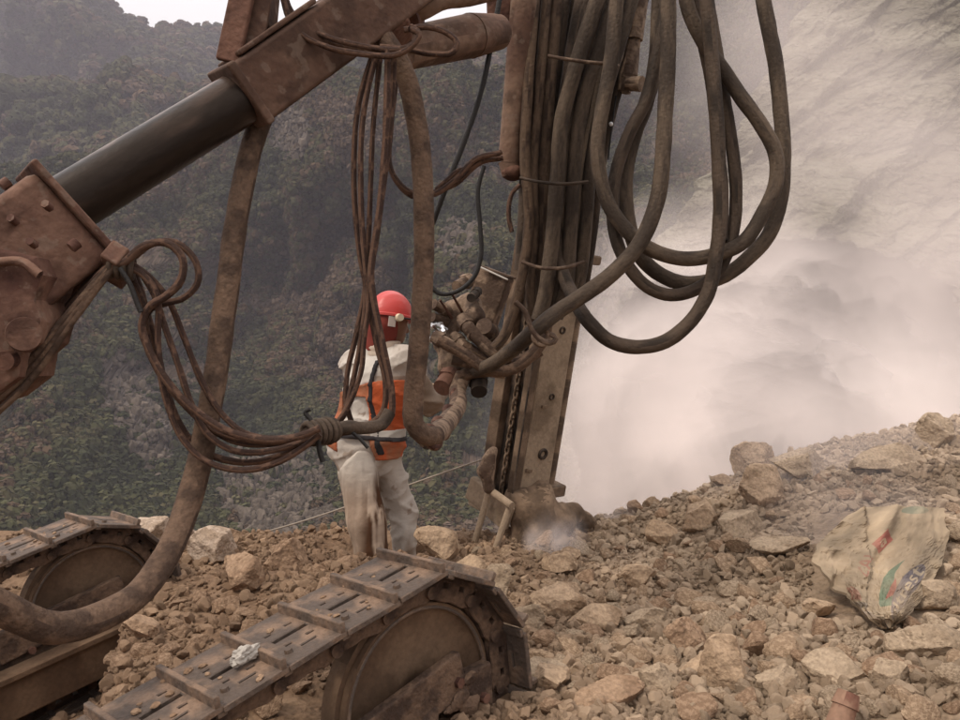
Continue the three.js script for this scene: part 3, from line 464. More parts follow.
{ // knuckle casting: collar with flange, cheek plates and a boss below
  const a = P(-90, 338, 2.55), b = P(68, 219, 2.8), dir = b.clone().sub(a).normalize(), side = dir.clone().cross(V(0, 0, 1)).normalize().negate(), dep = dir.clone().cross(side).normalize();
  rp('boom_collar', barBox(a, b, 0.27, 0.335, V(0, 1, 0), 0.03), M.rust);
  rp('collar_flange', barBox(b.clone().addScaledVector(dir, -0.006), b.clone().addScaledVector(dir, 0.018), 0.31, 0.385, V(0, 1, 0), 0.008), M.rust);
  const tail = barBox(b.clone().addScaledVector(side, -0.19).addScaledVector(dir, -0.012), b.clone().addScaledVector(side, -0.25).addScaledVector(dir, 0.0), 0.2, 0.07, dir); rp('flange_lug', tail, M.rust);
  const rib = barBox(a.clone().add(V(0.02, 0.03, 0.137)), b.clone().add(V(0.02, 0.03, 0.137)).addScaledVector(dir, -0.04), 0.012, 0.012); rp('collar_rib', rib, M.rust);
  for (const i of [0, 1.3, 2.2, 5.6]) { const q = i * 0.5 - 1.2, c = b.clone().addScaledVector(side, 0.15 - i * 0.05).add(V(0.02, 0.01, 0.138)); rp('flange_bolt', boxUV(clean(rod(c.clone().addScaledVector(dir, -0.055), c.clone().addScaledVector(dir, -0.028), 0.018, 0.018, 6))), M.rust); }
  for (const [u, v] of [[16, 222], [35, 245], [50, 208]]) { const c = P(u, v, 2.585), n = V(-0.05, 0.3, 1).normalize(); rp('plate_bolt', boxUV(clean(rod(c, c.clone().addScaledVector(n, 0.03), 0.014, 0.013, 6))), M.rust); }
  // lower casting as a rounded solid
  const q1 = P(-30, 290, 2.6), q2 = P(30, 268, 2.62), q3 = P(18, 318, 2.6), q4 = P(-20, 360, 2.58), q5 = P(28, 340, 2.6);
  const f = (x, y, z) => { const p = { x, y, z }; let d = smin(cap(p, q1, q2, 0.13, 0.075), cap(p, q2, q3, 0.07, 0.075), 0.05); d = smin(d, cap(p, q3, q4, 0.085, 0.13), 0.05); d = smin(d, cap(p, q3, q5, 0.075, 0.045), 0.04); return d + 0.004 * fbm(x * 25, y * 25, z * 25, 2); };
  { const s = new THREE.Shape(), o = [[-90, 240], [-10, 250], [38, 262], [43, 276], [34, 300], [41, 322], [36, 340], [24, 350], [20, 374], [-6, 394], [-50, 408], [-90, 412]]; o.forEach(([u, v], i) => { const p = P(u, v, 2.6); i ? s.lineTo(p.x, p.y) : s.moveTo(p.x, p.y); });
    const e = new THREE.ExtrudeGeometry(s, { depth: 0.2, bevelEnabled: true, bevelThickness: 0.014, bevelSize: 0.014, bevelSegments: 3 }); e.translate(0, 0, -2.78); rp('knuckle_casting', boxUV(toCreasedNormals(clean(e), 0.6)), M.rust);
    rp('clevis_boss', boxUV(clean(rod(P(24, 334, 2.62), P(24, 334, 2.5), 0.052, 0.048, 24))), M.rust); }
  const pc = P(8, 360, 2.55), pd = V(0.15, -0.1, 1).normalize(); rp('pivot_pin', boxUV(clean(rod(pc.clone().addScaledVector(pd, -0.05), pc.clone().addScaledVector(pd, 0.03), 0.03, 0.028, 20))), M.rustDark);
  rp('casting_lip', tube(px([[-30, 266, 2.54], [0, 262, 2.54], [22, 262, 2.54], [40, 275, 2.54]]), 0.014, 8), M.rust);
}
{ // sleeve at the upper end
  const s0 = P(238, 99, 3.1), s1 = P(430, -38, 3.45), dir = s1.clone().sub(s0).normalize();
  rp('boom_sleeve', barBox(s0, s1, 0.23, 0.225, V(0, 1, 0.15), 0.018), M.boomPaint);
  const e = s0.clone().addScaledVector(dir, 0.02); rp('sleeve_rim', barBox(e.clone().addScaledVector(dir, -0.025), e.clone().addScaledVector(dir, 0.01), 0.245, 0.24, V(0, 1, 0.15), 0.01), M.boomPaint);
  const upv = V(0, 1, 0).addScaledVector(dir, -dir.y).normalize();
  const rail = barBox(s0.clone().addScaledVector(upv, 0.122).addScaledVector(dir, 0.06), s0.clone().addScaledVector(upv, 0.122).addScaledVector(dir, 0.42), 0.26, 0.02, V(0, 1, 0.1)); rp('sleeve_cap_strip', rail, M.boomPaint);
  for (const z of [-0.1, 0.1]) { // lug ears
    const ears = [P(228, 62, 3.12 - z), P(233, 5, 3.12 - z), P(250, -40, 3.12 - z)];
    rp('boom_lug', barBox(ears[0], ears[2], 0.028, 0.085, V(1, 0.2, 0)), M.rustDark);
    rp('boom_gusset', barBox(P(248, 50, 3.15 - z), P(262, -40, 3.15 - z), 0.02, 0.11, V(1, 0.2, 0)), M.boomPaint);
  }
  rp('lug_plate', barBox(P(255, 30, 3.2), P(262, -45, 3.2), 0.17, 0.12, V(1, 0.2, 0)), M.boomPaint);
  // wrist block hanging below the sleeve and the tilt cylinder reaching to the mast
  rp('boom_wrist', join(barBox(P(372, 12, 3.4), P(398, 42, 3.4), 0.2, 0.16, V(0.5, 0.6, 0), 0.02)), M.rustDark);
  rp('wrist_arm', tube(px([[386, -30, 3.55], [392, -5, 3.55], [404, 12, 3.55], [420, 8, 3.55], [440, -2, 3.6], [470, -6, 3.7], [500, -14, 3.8]]), 0.05, 16, 0.03), M.boomPaint);
  rp('wrist_boss', boxUV(clean(rod(P(405, 22, 3.45), P(412, 20, 3.7), 0.055, 0.055, 22))), M.rustDark);
  const c0 = P(400, 50, 3.6), c1 = P(470, 36, 3.9), c2 = P(498, 32, 4.05);
  rp('tilt_cylinder', join(boxUV(clean(rod(c0, c1, 0.085, 0.095, 30))), boxUV(clean(rod(c1, c2, 0.098, 0.08, 30)))), M.boomPaint);
}
// --- mast
const mB = P(510, 508, 5.5), mT = P(602, -90, 4.85), mY = mT.clone().sub(mB).normalize(), mL = mT.distanceTo(mB);
const mXh = V(0.76, 0, -0.65), mX = mXh.clone().addScaledVector(mY, -mXh.dot(mY)).normalize(), mZ = mX.clone().cross(mY).normalize();   // mX along the light face, mZ towards the lens side
const mast = (g) => g.scale(1.08, 1, 1.08).applyMatrix4(frame(mB, mX, mY, mZ));
// local: corner edge on the y axis; light face spans x 0..0.30 at z 0; channel face spans z 0..-0.30 at x 0
rp('mast_beam', mast(join(box(0.24, mL, 0.28, 0.008).translate(0.18, mL / 2, -0.14))), M.mastTan, 'tan box section of the drill mast');
rp('mast_flange', mast(box(0.058, mL, 0.05, 0.006).translate(0.03, mL / 2, -0.024)), M.mastBrown);
rp('mast_flange', mast(box(0.058, mL, 0.09, 0.006).translate(0.03, mL / 2, -0.25)), M.mastBrown);
rp('chain_channel', mast(box(0.008, mL - 0.02, 0.155, 0).translate(0.056, mL / 2, -0.127)), M.mastDark);
{ const g = new THREE.TorusGeometry(0.024, 0.008, 6, 12); g.scale(0.75, 1.15, 1); const ls = []; for (let i = 0; i < 74; i++) { const k = g.clone(); k.rotateY(i % 2 ? 0.2 : 1.4); k.translate(0.03, 0.06 + i * 0.046, -0.125); ls.push(k); } const m = rp('feed_chain', mast(boxUV(join(ls))), M.mastBrown); }
rp('mast_edge_seam', mast(box(0.008, mL, 0.008, 0).translate(0.001, mL / 2, 0.002)), M.mastDark);
for (const [y, s] of [[0.34, 0.028], [0.72, 0.016], [1.15, 0.018], [1.9, 0.02]]) { const h = new THREE.TorusGeometry(s, s * 0.4, 8, 18); h.translate(0.2, y, 0.002); rp('mast_bolt_ring', mast(boxUV(h)), M.mastDark); }
for (let i = 0; i < 4; i++) rp('mast_weld_tab', mast(box(0.05, 0.02, 0.016, 0.003).rotateZ(0.2 * i - 0.2).translate(0.1 + 0.05 * (i % 2), 0.24 + 0.42 * i, 0.006)), M.mastBrown);
rp('drill_rod', mast(boxUV(clean(rod(V(0.37, -0.35, -0.07), V(0.37, mL, -0.07), 0.034, 0.034, 20)))), std({ map: M.hoseGrey.map, color: col(2.2, 2.2, 2.2), roughness: 0.55, metalness: 0.3 }));
rp('rod_guide', mast(join(box(0.18, 0.08, 0.16, 0.012).translate(0.36, 0.06, -0.07), box(0.16, 0.06, 0.14, 0.012).translate(0.36, 1.6, -0.07))), M.mastBrown);
// foot bracket with two legs
rp('mast_foot_plate', mast(join(box(0.36, 0.10, 0.34, 0.01).translate(0.13, -0.05, -0.15), box(0.05, 0.16, 0.38, 0.008).rotateX(0.2).translate(-0.03, -0.02, -0.15))), M.mastTan);
rp('stay_leg', rod(P(489, 490, 5.5), P(473, 549, 5.5), 0.021, 0.021, 10), M.mastTan); rp('stay_leg', rod(P(511, 503, 5.3), P(493, 556, 5.3), 0.021, 0.021, 10), M.mastTan);
rp('stay_crossbar', rod(P(487, 488, 5.45), P(512, 506, 5.25), 0.024, 0.024, 10), M.mastTan);
{ // suction hood caked with dust round the rod and its spout
  const c = [[518, 500, 5.55, 0.09], [542, 494, 5.6, 0.09], [535, 515, 5.55, 0.13], [538, 548, 5.5, 0.17], [556, 522, 5.6, 0.13], [572, 512, 5.7, 0.07], [586, 521, 5.75, 0.05], [594, 522, 5.75, 0.03]].map(([u, v, d, r]) => [P(u, v, d), r]);
  const f = (x, y, z) => { const p = { x, y, z }; let d = cap(p, c[0][0], c[2][0], c[0][1], c[2][1]); d = smin(d, cap(p, c[1][0], c[2][0], c[1][1], c[2][1]), 0.06); d = smin(d, cap(p, c[2][0], c[3][0], c[2][1], c[3][1]), 0.06); d = smin(d, cap(p, c[2][0], c[4][0], c[2][1] * 0.8, c[4][1]), 0.07); d = smin(d, cap(p, c[4][0], c[5][0], c[4][1] * 0.8, c[5][1]), 0.06); d = smin(d, cap(p, c[5][0], c[6][0], c[5][1], c[6][1]), 0.04); d = smin(d, cap(p, c[6][0], c[7][0], c[6][1], c[7][1]), 0.04); return d + 0.03 * fbm(x * 6, y * 6, z * 6, 3) + 0.014 * ridge(x * 11, y * 5, z * 11, 2); };
  rp('dust_hood', boxUV(nets(f, V(-0.05, 0.0, -6.1), V(0.95, 1.0, -5.15), 0.02)), std({ map: M.mastBrown.map, bumpMap: bumpCoarse, bumpScale: 0.02, roughness: 1 }), 'dust-caked suction hood at the foot of the mast');
}
{ // hose clip lump on the left edge of the mast foot
  const f = (x, y, z) => { const p = { x, y, z }; return smin(cap(p, P(492, 452, 5.4), P(486, 470, 5.4), 0.035, 0.05), cap(p, P(486, 470, 5.4), P(489, 490, 5.4), 0.05, 0.03), 0.03) + 0.015 * fbm(x * 20, y * 20, z * 20, 2); };
  rp('hose_clamp', boxUV(nets(f, V(-0.1, 0.5, -5.6), V(0.25, 1.1, -5.2), 0.012)), M.fitting);
}
// feed cylinder left of the hoses
rp('feed_cylinder', join(boxUV(clean(rod(P(530, -70, 4.25), P(510, 162, 4.5), 0.068, 0.062, 26))), boxUV(clean(rod(P(510, 162, 4.5), P(512, 176, 4.5), 0.06, 0.05, 24)))), M.boomPaint);
{ const e = new THREE.SphereGeometry(0.062, 24, 14); e.scale(1, 0.75, 1); e.translate(...P(513, 172, 4.5).toArray()); rp('cylinder_end', boxUV(clean(e)), M.rustDark); }
rp('mast_head_plate', barBox(P(505, -60, 4.3), P(507, 24, 4.4), 0.09, 0.2, V(1, 0, 0), 0.01), M.rustDark);
// control bank where the worker's hands are
{
  const o = P(487, 300, 4.9), zx = V(0.8, 0, 0.6), pz = V(-0.62, 0.15, 0.77).normalize(), pxv = V(0.72, -0.3, 0.62).normalize(), pyv = pz.clone().cross(pxv).normalize(), pxx = pyv.clone().cross(pz).normalize();
  const g = join(box(0.2, 0.34, 0.1, 0.012), box(0.205, 0.012, 0.11, 0.003).translate(0, 0.176, 0)); g.applyMatrix4(frame(P(487, 301, 5.0), V(0.86, -0.36, 0.36).normalize(), V(0.33, 0.93, 0.12).normalize(), V(-0.38, 0.0, 0.92).normalize()));
  rp('valve_box', g, M.fitting); rp('valve_box_edge', barBox(P(480, 267, 4.93), P(508, 280, 4.9), 0.03, 0.01), std({ color: col(0.62, 0.57, 0.5), roughness: 0.6 }));
  const fit = (name, a, b, r, mat = M.fitting) => rp(name, join(boxUV(clean(rod(a, b, r, r, 16))), boxUV(clean(rod(a.clone().lerp(b, 0.15), a.clone().lerp(b, 0.45), r * 1.28, r * 1.28, 6)))), mat);
  fit('valve_knob', P(470, 279, 4.75), P(457, 287, 4.65), 0.034); fit('valve_knob', P(478, 291, 4.75), P(471, 298, 4.6), 0.024, M.mastDark); fit('hose_fitting', P(449, 312, 4.8), P(433, 304, 4.7), 0.03); fit('hose_fitting', P(448, 322, 4.8), P(432, 317, 4.7), 0.026);
  fit('hose_fitting', P(492, 336, 4.7), P(484, 326, 4.55), 0.044); fit('hose_fitting', P(462, 318, 4.65), P(474, 336, 4.55), 0.036); fit('hose_fitting', P(434, 336, 4.6), P(452, 347, 4.55), 0.034); fit('hose_fitting', P(454, 336, 4.7), P(468, 350, 4.6), 0.03);
  fit('hose_cap', P(452, 374, 4.7), P(442, 388, 4.6), 0.05, M.rustDark); fit('hose_cap', P(478, 376, 4.7), P(479, 392, 4.6), 0.044, M.mastDark);
  const r = rng(61); for (let i = 0; i < 14; i++) { const c = P(430 + 14 * r(), 324 + 22 * r(), 4.62 + 0.1 * r()); const a = V(r() - 0.5, r() - 0.5, r() - 0.2).normalize(); rp('plated_fitting', boxUV(clean(rod(c, c.clone().addScaledVector(a, 0.03 + 0.02 * r()), 0.012 + 0.008 * r(), 0.012, 6))), M.chrome); }
  const c = [[455, 312], [470, 305], [445, 345], [450, 365], [462, 360], [475, 315]].map(([u, v], i) => P(u, v, 4.85 - 0.03 * i));
  const f = (x, y, z) => { const p = { x, y, z }; let d = cap(p, c[0], c[1], 0.06, 0.06); d = smin(d, cap(p, c[0], c[2], 0.06, 0.05), 0.04); d = smin(d, cap(p, c[2], c[3], 0.05, 0.06), 0.04); d = smin(d, cap(p, c[3], c[4], 0.06, 0.045), 0.04); d = smin(d, cap(p, c[1], c[5], 0.06, 0.06), 0.03); return d + 0.02 * fbm(x * 14, y * 14, z * 14, 3); };
  rp('valve_body', boxUV(nets(f, V(-0.42, 1.3, -5.05), V(0.12, 2.0, -4.5), 0.011)), M.fitting);
  for (const [u, v, w, q] of [[452, 318, 440, 300], [462, 312, 452, 294], [446, 340, 433, 326]]) rp('control_lever', rod(P(u, v, 4.75), P(w, q, 4.62), 0.008, 0.006, 8), M.rustDark);
}
// --- hoses, each a part; list entries are bearings with depth
const hose = (name, pts, r, mat, d, label) => rp(name, tube(px(pts, d), r, r > 0.02 ? 16 : 9, r > 0.02 ? 0.045 : 0.1), mat, label);
hose('thick_hose', [[340, 36, 3.5], [318, 48, 3.35], [285, 78, 3.25], [260, 122, 3.2], [240, 200, 3.1], [226, 300, 3.0], [213, 390, 2.9], [195, 480, 2.8], [172, 545, 2.65], [140, 592, 2.5], [98, 618, 2.35], [52, 628, 2.2], [10, 612, 2.1], [-60, 580, 1.95]], 0.0405, M.hoseMud, 3, 'thick mud-brown hose looping down to the lower left');
hose('thick_hose', [[352, -5, 3.5], [384, 38, 3.3], [404, 72, 3.3], [418, 130, 3.3], [424, 220, 3.3], [421, 320, 3.3], [414, 395, 3.3], [414, 424, 3.3], [424, 435, 3.32], [436, 436, 3.4]], 0.0395, M.hoseMud, 3.3, 'thick brown hose hanging in front of the worker');
hose('coupling_hose', [[428, 438, 3.4], [440, 430, 3.7], [450, 418, 4.1], [458, 404, 4.4], [458, 388, 4.6], [463, 376, 4.65]], 0.045, M.fitting);
for (const [u, v, d] of [[432, 437, 3.38], [441, 428, 3.75], [451, 415, 4.15], [458, 398, 4.5]]) { const g = new THREE.TorusGeometry(0.042, 0.016, 8, 20); g.rotateY(1.1); g.rotateZ(0.5); g.translate(...P(u, v, d).toArray()); rp('hose_ferrule', boxUV(g), M.rustDark); }
// cables below the boom wrist
hose('control_cable', [[374, 50], [358, 108], [354, 180], [359, 250], [366, 292], [361, 340], [352, 385], [342, 418], [328, 430]], 0.0105, M.cable, 3.18);
hose('control_cable', [[377, 50], [363, 118], [361, 200], [365, 262], [369, 300], [364, 340], [361, 372], [346, 410], [331, 430]], 0.0105, M.cable, 3.14);
hose('control_cable', [[381, 50], [373, 130], [370, 205], [367, 262], [364, 296], [355, 340], [348, 370], [346, 400], [352, 424]], 0.0105, M.cable, 3.2);
hose('control_cable', [[388, 50], [386, 130], [380, 205], [371, 275], [374, 300], [384, 350], [392, 395], [389, 420], [362, 428], [332, 431]], 0.0125, M.cable, 3.12);
hose('control_cable', [[394, 50], [392, 105], [386, 165], [376, 240], [368, 290], [376, 340], [386, 385], [381, 415], [356, 430], [330, 434]], 0.0115, M.cable, 3.16);
hose('control_cable', [[396, 48], [389, 122], [388, 158], [395, 178], [410, 192], [432, 195], [455, 180], [476, 159], [500, 153]], 0.0115, M.cable, 3.5);
hose('control_cable', [[400, 50], [391, 130], [390, 166], [398, 184], [414, 197], [434, 192], [456, 184], [480, 163], [503, 158]], 0.0105, M.cable, 3.55);
hose('control_cable', [[436, 190], [448, 180], [458, 171], [470, 168], [488, 156], [502, 152]], 0.0105, M.cable, 3.52);
// left-hand loom
const loom = [
  [[-30, 420], [40, 350], [85, 292], [108, 268], [125, 262], [142, 247], [166, 243], [182, 257], [181, 280], [165, 297], [150, 306], [142, 325], [150, 352], [170, 385], [195, 410], [230, 432], [270, 440], [300, 436], [320, 428]],
  [[-30, 426], [45, 352], [90, 294], [112, 266], [130, 260], [152, 244], [176, 243], [195, 260], [198, 282], [184, 298], [166, 303], [150, 309], [143, 330], [156, 366], [182, 402], [215, 430], [255, 441], [298, 440], [321, 431]],
  [[-30, 405], [36, 335], [82, 288], [110, 266], [128, 266], [140, 288], [145, 306], [156, 346], [166, 388], [180, 425], [200, 449], [232, 461], [262, 461], [295, 449], [318, 434]],
  [[-30, 412], [38, 342], [86, 285], [112, 262], [132, 264], [152, 290], [166, 330], [180, 370], [189, 398], [206, 432], [232, 450], [262, 452], [296, 444], [320, 432]],
  [[-30, 398], [42, 326], [84, 280], [114, 260], [138, 268], [166, 296], [185, 340], [203, 384], [222, 414], [247, 434], [285, 438], [320, 430]],
  [[-30, 432], [38, 362], [86, 300], [114, 270], [135, 270], [156, 292], [158, 345], [164, 392], [182, 438], [208, 462], [244, 470], [276, 463], [304, 447], [320, 434]],
  [[126, 262], [134, 280], [142, 300], [145, 316], [150, 350], [168, 386], [196, 416], [232, 441], [272, 444], [318, 431]]];
loom.forEach((l, i) => hose('loom_cable', l, [0.0125, 0.0115, 0.0115, 0.0105, 0.0105, 0.0105, 0.0095][i], M.cable, 2.72 + 0.022 * ((i * 3) % 7)));
for (let i = 0; i < 3; i++) { const g = tube(px([[-20, 400 + i * 14, 2.6], [30, 360 + i * 10, 2.62], [70, 312 + i * 6, 2.66], [112, 264 + i * 2, 2.72]]), 0.012, 9, 0.1); rp('loom_cable', g, M.hoseMud); }
const wrap = (name, a, b, r, mat, n = 5) => { const gs = [], d = b.clone().sub(a).normalize(), q = new THREE.Quaternion().setFromUnitVectors(V(0, 0, 1), d); for (let i = 0; i < n; i++) { const t = new THREE.TorusGeometry(r * (1 + 0.08 * noise(i * 3.3)), r * 0.28, 7, 18); t.rotateY(0.25 * noise(i * 1.7)); t.applyQuaternion(q); const c = a.clone().lerp(b, n > 1 ? i / (n - 1) : 0); t.translate(c.x, c.y, c.z); gs.push(t); } gs.push(rod(a, b, r * 0.95, r * 0.95, 14)); return rp(name, boxUV(join(gs)), mat); };
wrap('cable_wrap', P(308, 434, 2.8), P(332, 430, 2.9), 0.036, M.hoseDark, 6);
rp('loom_tail', tube(px([[330, 430, 2.9], [348, 427, 2.95], [366, 428, 3.05], [382, 424, 3.1], [390, 412, 3.12]]), 0.022, 12, 0.12), M.hoseDark);
hose('tie_string', [[316, 430], [311, 420], [305, 412], [310, 409]], 0.007, M.blackCable, 2.82); hose('tie_string', [[318, 432], [319, 448], [323, 462]], 0.009, M.blackCable, 2.8); hose('tie_string', [[345, 428], [358, 437], [368, 448]], 0.006, M.blackCable, 2.95);
wrap('cable_wrap', P(112, 266, 2.74), P(132, 268, 2.76), 0.034, M.hoseDark, 4);
hose('tie_string', [[120, 268], [130, 284], [136, 300], [141, 312]], 0.008, M.blackCable, 2.7);
// loops round the boom end
for (const [dy, dd] of [[0, 0], [5, 0.03], [10, -0.03]]) hose('control_cable', [[283, -12 + dy], [290, 10 + dy], [304, 26 + dy], [330, 38 + dy], [362, 46 + dy * 0.8], [396, 50 + dy * 0.5], [414, 44], [419, 34], [410, 26 + dy * 0.3]], 0.011, M.cable, 3.12 + dd);
hose('control_cable', [[404, 30], [425, 27], [445, 32], [457, 43], [452, 53], [430, 54], [404, 49], [380, 47]], 0.011, M.cable, 3.2);
hose('black_cable', [[502, -14, 4.0], [494, 30, 4.0], [481, 92, 4.0], [464, 142, 4.0], [448, 182, 4.0], [434, 220, 4.05], [424, 240, 4.1]], 0.0125, M.blackCable);
hose('black_cable', [[484, 166], [478, 190], [480, 225], [481, 255], [474, 277], [458, 291], [441, 294], [430, 286], [422, 276]], 0.0115, M.blackCable, 4.3);
hose('short_cable', [[520, 185], [513, 192], [509, 205], [509, 220], [512, 232]], 0.012, M.cable, 4.4);
// vertical bundle in front of the mast
const vb = [
  [[546, -30], [538, 30], [531, 90], [527, 150], [525, 200], [521, 270], 0.034, 'D'],
  [[538, -30], [531, 42], [527, 104], [525, 160], [529, 220], [519, 290], [504, 336], [494, 348], 0.027, 'M'], [[549, -30], [543, 42], [538, 104], [533, 170], [534, 230], [531, 300], [540, 338], 0.026, 'M'],
  [[560, -30], [553, 42], [548, 104], [544, 180], [542, 252], [541, 300], [542, 342], 0.034, 'M'], [[607, -30], [583, 42], [571, 83], [561, 125], [557, 180], [553, 230], [545, 295], [538, 320], 0.038, 'G'],
  [[624, -30], [601, 42], [588, 83], [579, 125], [573, 180], [570, 240], [566, 290], [556, 318], 0.036, 'G'], [[640, -30], [620, 42], [608, 83], [598, 125], [590, 170], [586, 223], [578, 285], [568, 305], 0.034, 'G'],
  [[578, -30], [568, 42], [561, 95], [556, 150], [551, 220], [548, 290], [541, 330], 0.034, 'D'], [[592, -30], [580, 30], [572, 95], [566, 160], [562, 230], [556, 300], [552, 320], 0.036, 'D'],
  [[652, -30], [636, 30], [618, 90], [606, 140], [598, 190], [592, 240], [584, 290], 0.024, 'D'], [[570, -30], [560, 40], [553, 110], [549, 180], [546, 250], [544, 310], 0.03, 'D'], [[616, -30], [596, 30], [584, 90], [573, 150], [566, 210], [560, 270], [553, 310], 0.03, 'D'], [[588, -30], [574, 40], [564, 110], [556, 180], [550, 240], [546, 300], 0.036, 'D'], [[604, -30], [590, 40], [578, 110], [568, 180], [562, 240], [556, 296], 0.036, 'D'], [[628, -30], [607, 40], [594, 110], [582, 180], [576, 240], [568, 296], 0.034, 'D'], [[556, -30], [547, 40], [541, 110], [538, 180], [537, 240], [532, 310], 0.034, 'D'], [[634, -30], [614, 30], [600, 90], [588, 150], [580, 210], [574, 270], 0.03, 'D']];
vb.forEach((l, i) => { const k = l.pop(), r = l.pop(); hose('mast_hose', l.map(([u, v], j) => [u, v, 4.28 + (k === 'D' ? 0.16 : 0) + 0.05 * ((i * 5) % 4) + 0.0004 * Math.max(0, v)]), r, { M: M.hoseBrown, G: M.hoseGrey, D: M.hoseDark }[k], 4.3); });
rp('bundle_strap', tube(px([[520, 178, 4.3], [540, 182, 4.24], [562, 184, 4.22], [588, 182, 4.3]]), 0.008, 8), M.hoseDark); rp('bundle_strap', tube(px([[522, 262, 4.35], [542, 268, 4.28], [562, 268, 4.27], [584, 262, 4.36]]), 0.009, 8), M.fitting);
rp('bundle_strap', tube(px([[548, 56, 4.22], [565, 59, 4.19], [586, 62, 4.19], [607, 64, 4.22], [618, 66, 4.35]]), 0.009, 8), M.fitting);
// hanging loops
hose('loop_hose', [[668, -20], [668, 60], [665, 110], [663, 154], [657, 201], [641, 241], [613, 273], [585, 294], [560, 310], [535, 330], [510, 352, 4.2], [488, 366, 4.45], [466, 370, 4.72], [452, 362, 4.85]], 0.0365, M.hoseGrey, 3.95);
hose('loop_hose', [[618, -20], [611, 60], [604, 100], [599, 130], [598, 165], [609, 205], [631, 235], [654, 251], [685, 259], [714, 255], [743, 242], [763, 213], [776, 182], [775, 152], [761, 125], [743, 100], [723, 70], [704, 43], [688, 8], [682, -30]], 0.035, M.hoseGrey, 4.08);
hose('loop_hose', [[704, -30], [711, 50], [716, 110], [719, 170], [720, 219], [716, 255], [708, 293], [689, 323], [664, 342], [636, 347], [610, 341], [588, 321], [574, 298, 4.2], [562, 270, 4.42], [556, 235, 4.5], [552, 200, 4.52]], 0.0335, M.hoseDark, 4.0);
hose('loop_hose', [[702, -30], [716, 50], [725, 104], [733, 154], [736, 196], [733, 232], [722, 264], [700, 287], [672, 295], [649, 288], [630, 269], [618, 245], [613, 218], [615, 178], [628, 136], [646, 100], [656, 60], [664, 20], [668, -20]], 0.031, M.hoseDark, 4.16);
hose('loop_hose', [[758, -30], [767, 20], [776, 66], [781, 115], [783, 160], [780, 201], [768, 236], [747, 259], [724, 276], [700, 283], [678, 282], [656, 272], [639, 254], [628, 220], [626, 175], [634, 136], [646, 104], [655, 66], [660, -20]], 0.037, M.hoseGrey, 4.22);
hose('loop_hose', [[690, -30], [700, 30], [710, 80], [716, 130], [723, 190], [722, 240]], 0.026, M.hoseDark, 4.14);
// hoses into the valve bank, with lashing
hose('valve_hose', [[438, 340], [464, 354], [487, 369], [510, 370], [530, 357], [544, 338], [548, 318]], 0.0305, M.hoseMud, 4.5);
hose('valve_hose', [[467, 327], [482, 342], [497, 354], [512, 356]], 0.036, M.fitting, 4.56); hose('valve_hose', [[463, 345], [478, 354], [494, 362]], 0.03, M.hoseMud, 4.6);
hose('valve_hose', [[458, 378], [474, 372], [494, 370], [516, 364], [540, 350]], 0.034, M.hoseMud, 4.62);
hose('valve_hose', [[452, 360], [470, 364], [490, 372], [505, 374]], 0.026, M.fitting, 4.58);
hose('lashing', [[515, 302], [524, 310], [532, 330], [541, 340], [552, 343], [556, 338], [550, 334]], 0.012, M.fitting, 3.85); 
{ const g = new THREE.TorusGeometry(0.04, 0.013, 8, 20); g.rotateY(0.5); g.translate(...P(541, 336, 3.95).toArray()); rp('hose_lashing_ring', boxUV(g), M.fitting); }
{ // swivel hanging from the mast head, right of the bundle
  const a = P(634, 40, 4.5), b = P(628, 76, 4.5); rp('hose_swivel', join(boxUV(clean(rod(P(640, -10, 4.5), a, 0.05, 0.045, 18))), boxUV(clean(rod(a, b, 0.034, 0.05, 18))), boxUV(clean(rod(b, P(624, 92, 4.5), 0.05, 0.035, 18))), boxUV(clean(rod(P(628, 84, 4.45), P(642, 84, 4.4), 0.035, 0.04, 14)))), M.fitting);
  hose('thin_wire', [[616, 96], [612, 125], [608, 160]], 0.004, M.blackCable, 4.5); const s = new THREE.SphereGeometry(0.011, 10, 8); s.translate(...P(611, 124, 4.48).toArray()); rp('wire_clip', boxUV(clean(s)), std({ color: col(0.85, 0.85, 0.85), roughness: 0.4 }));
}

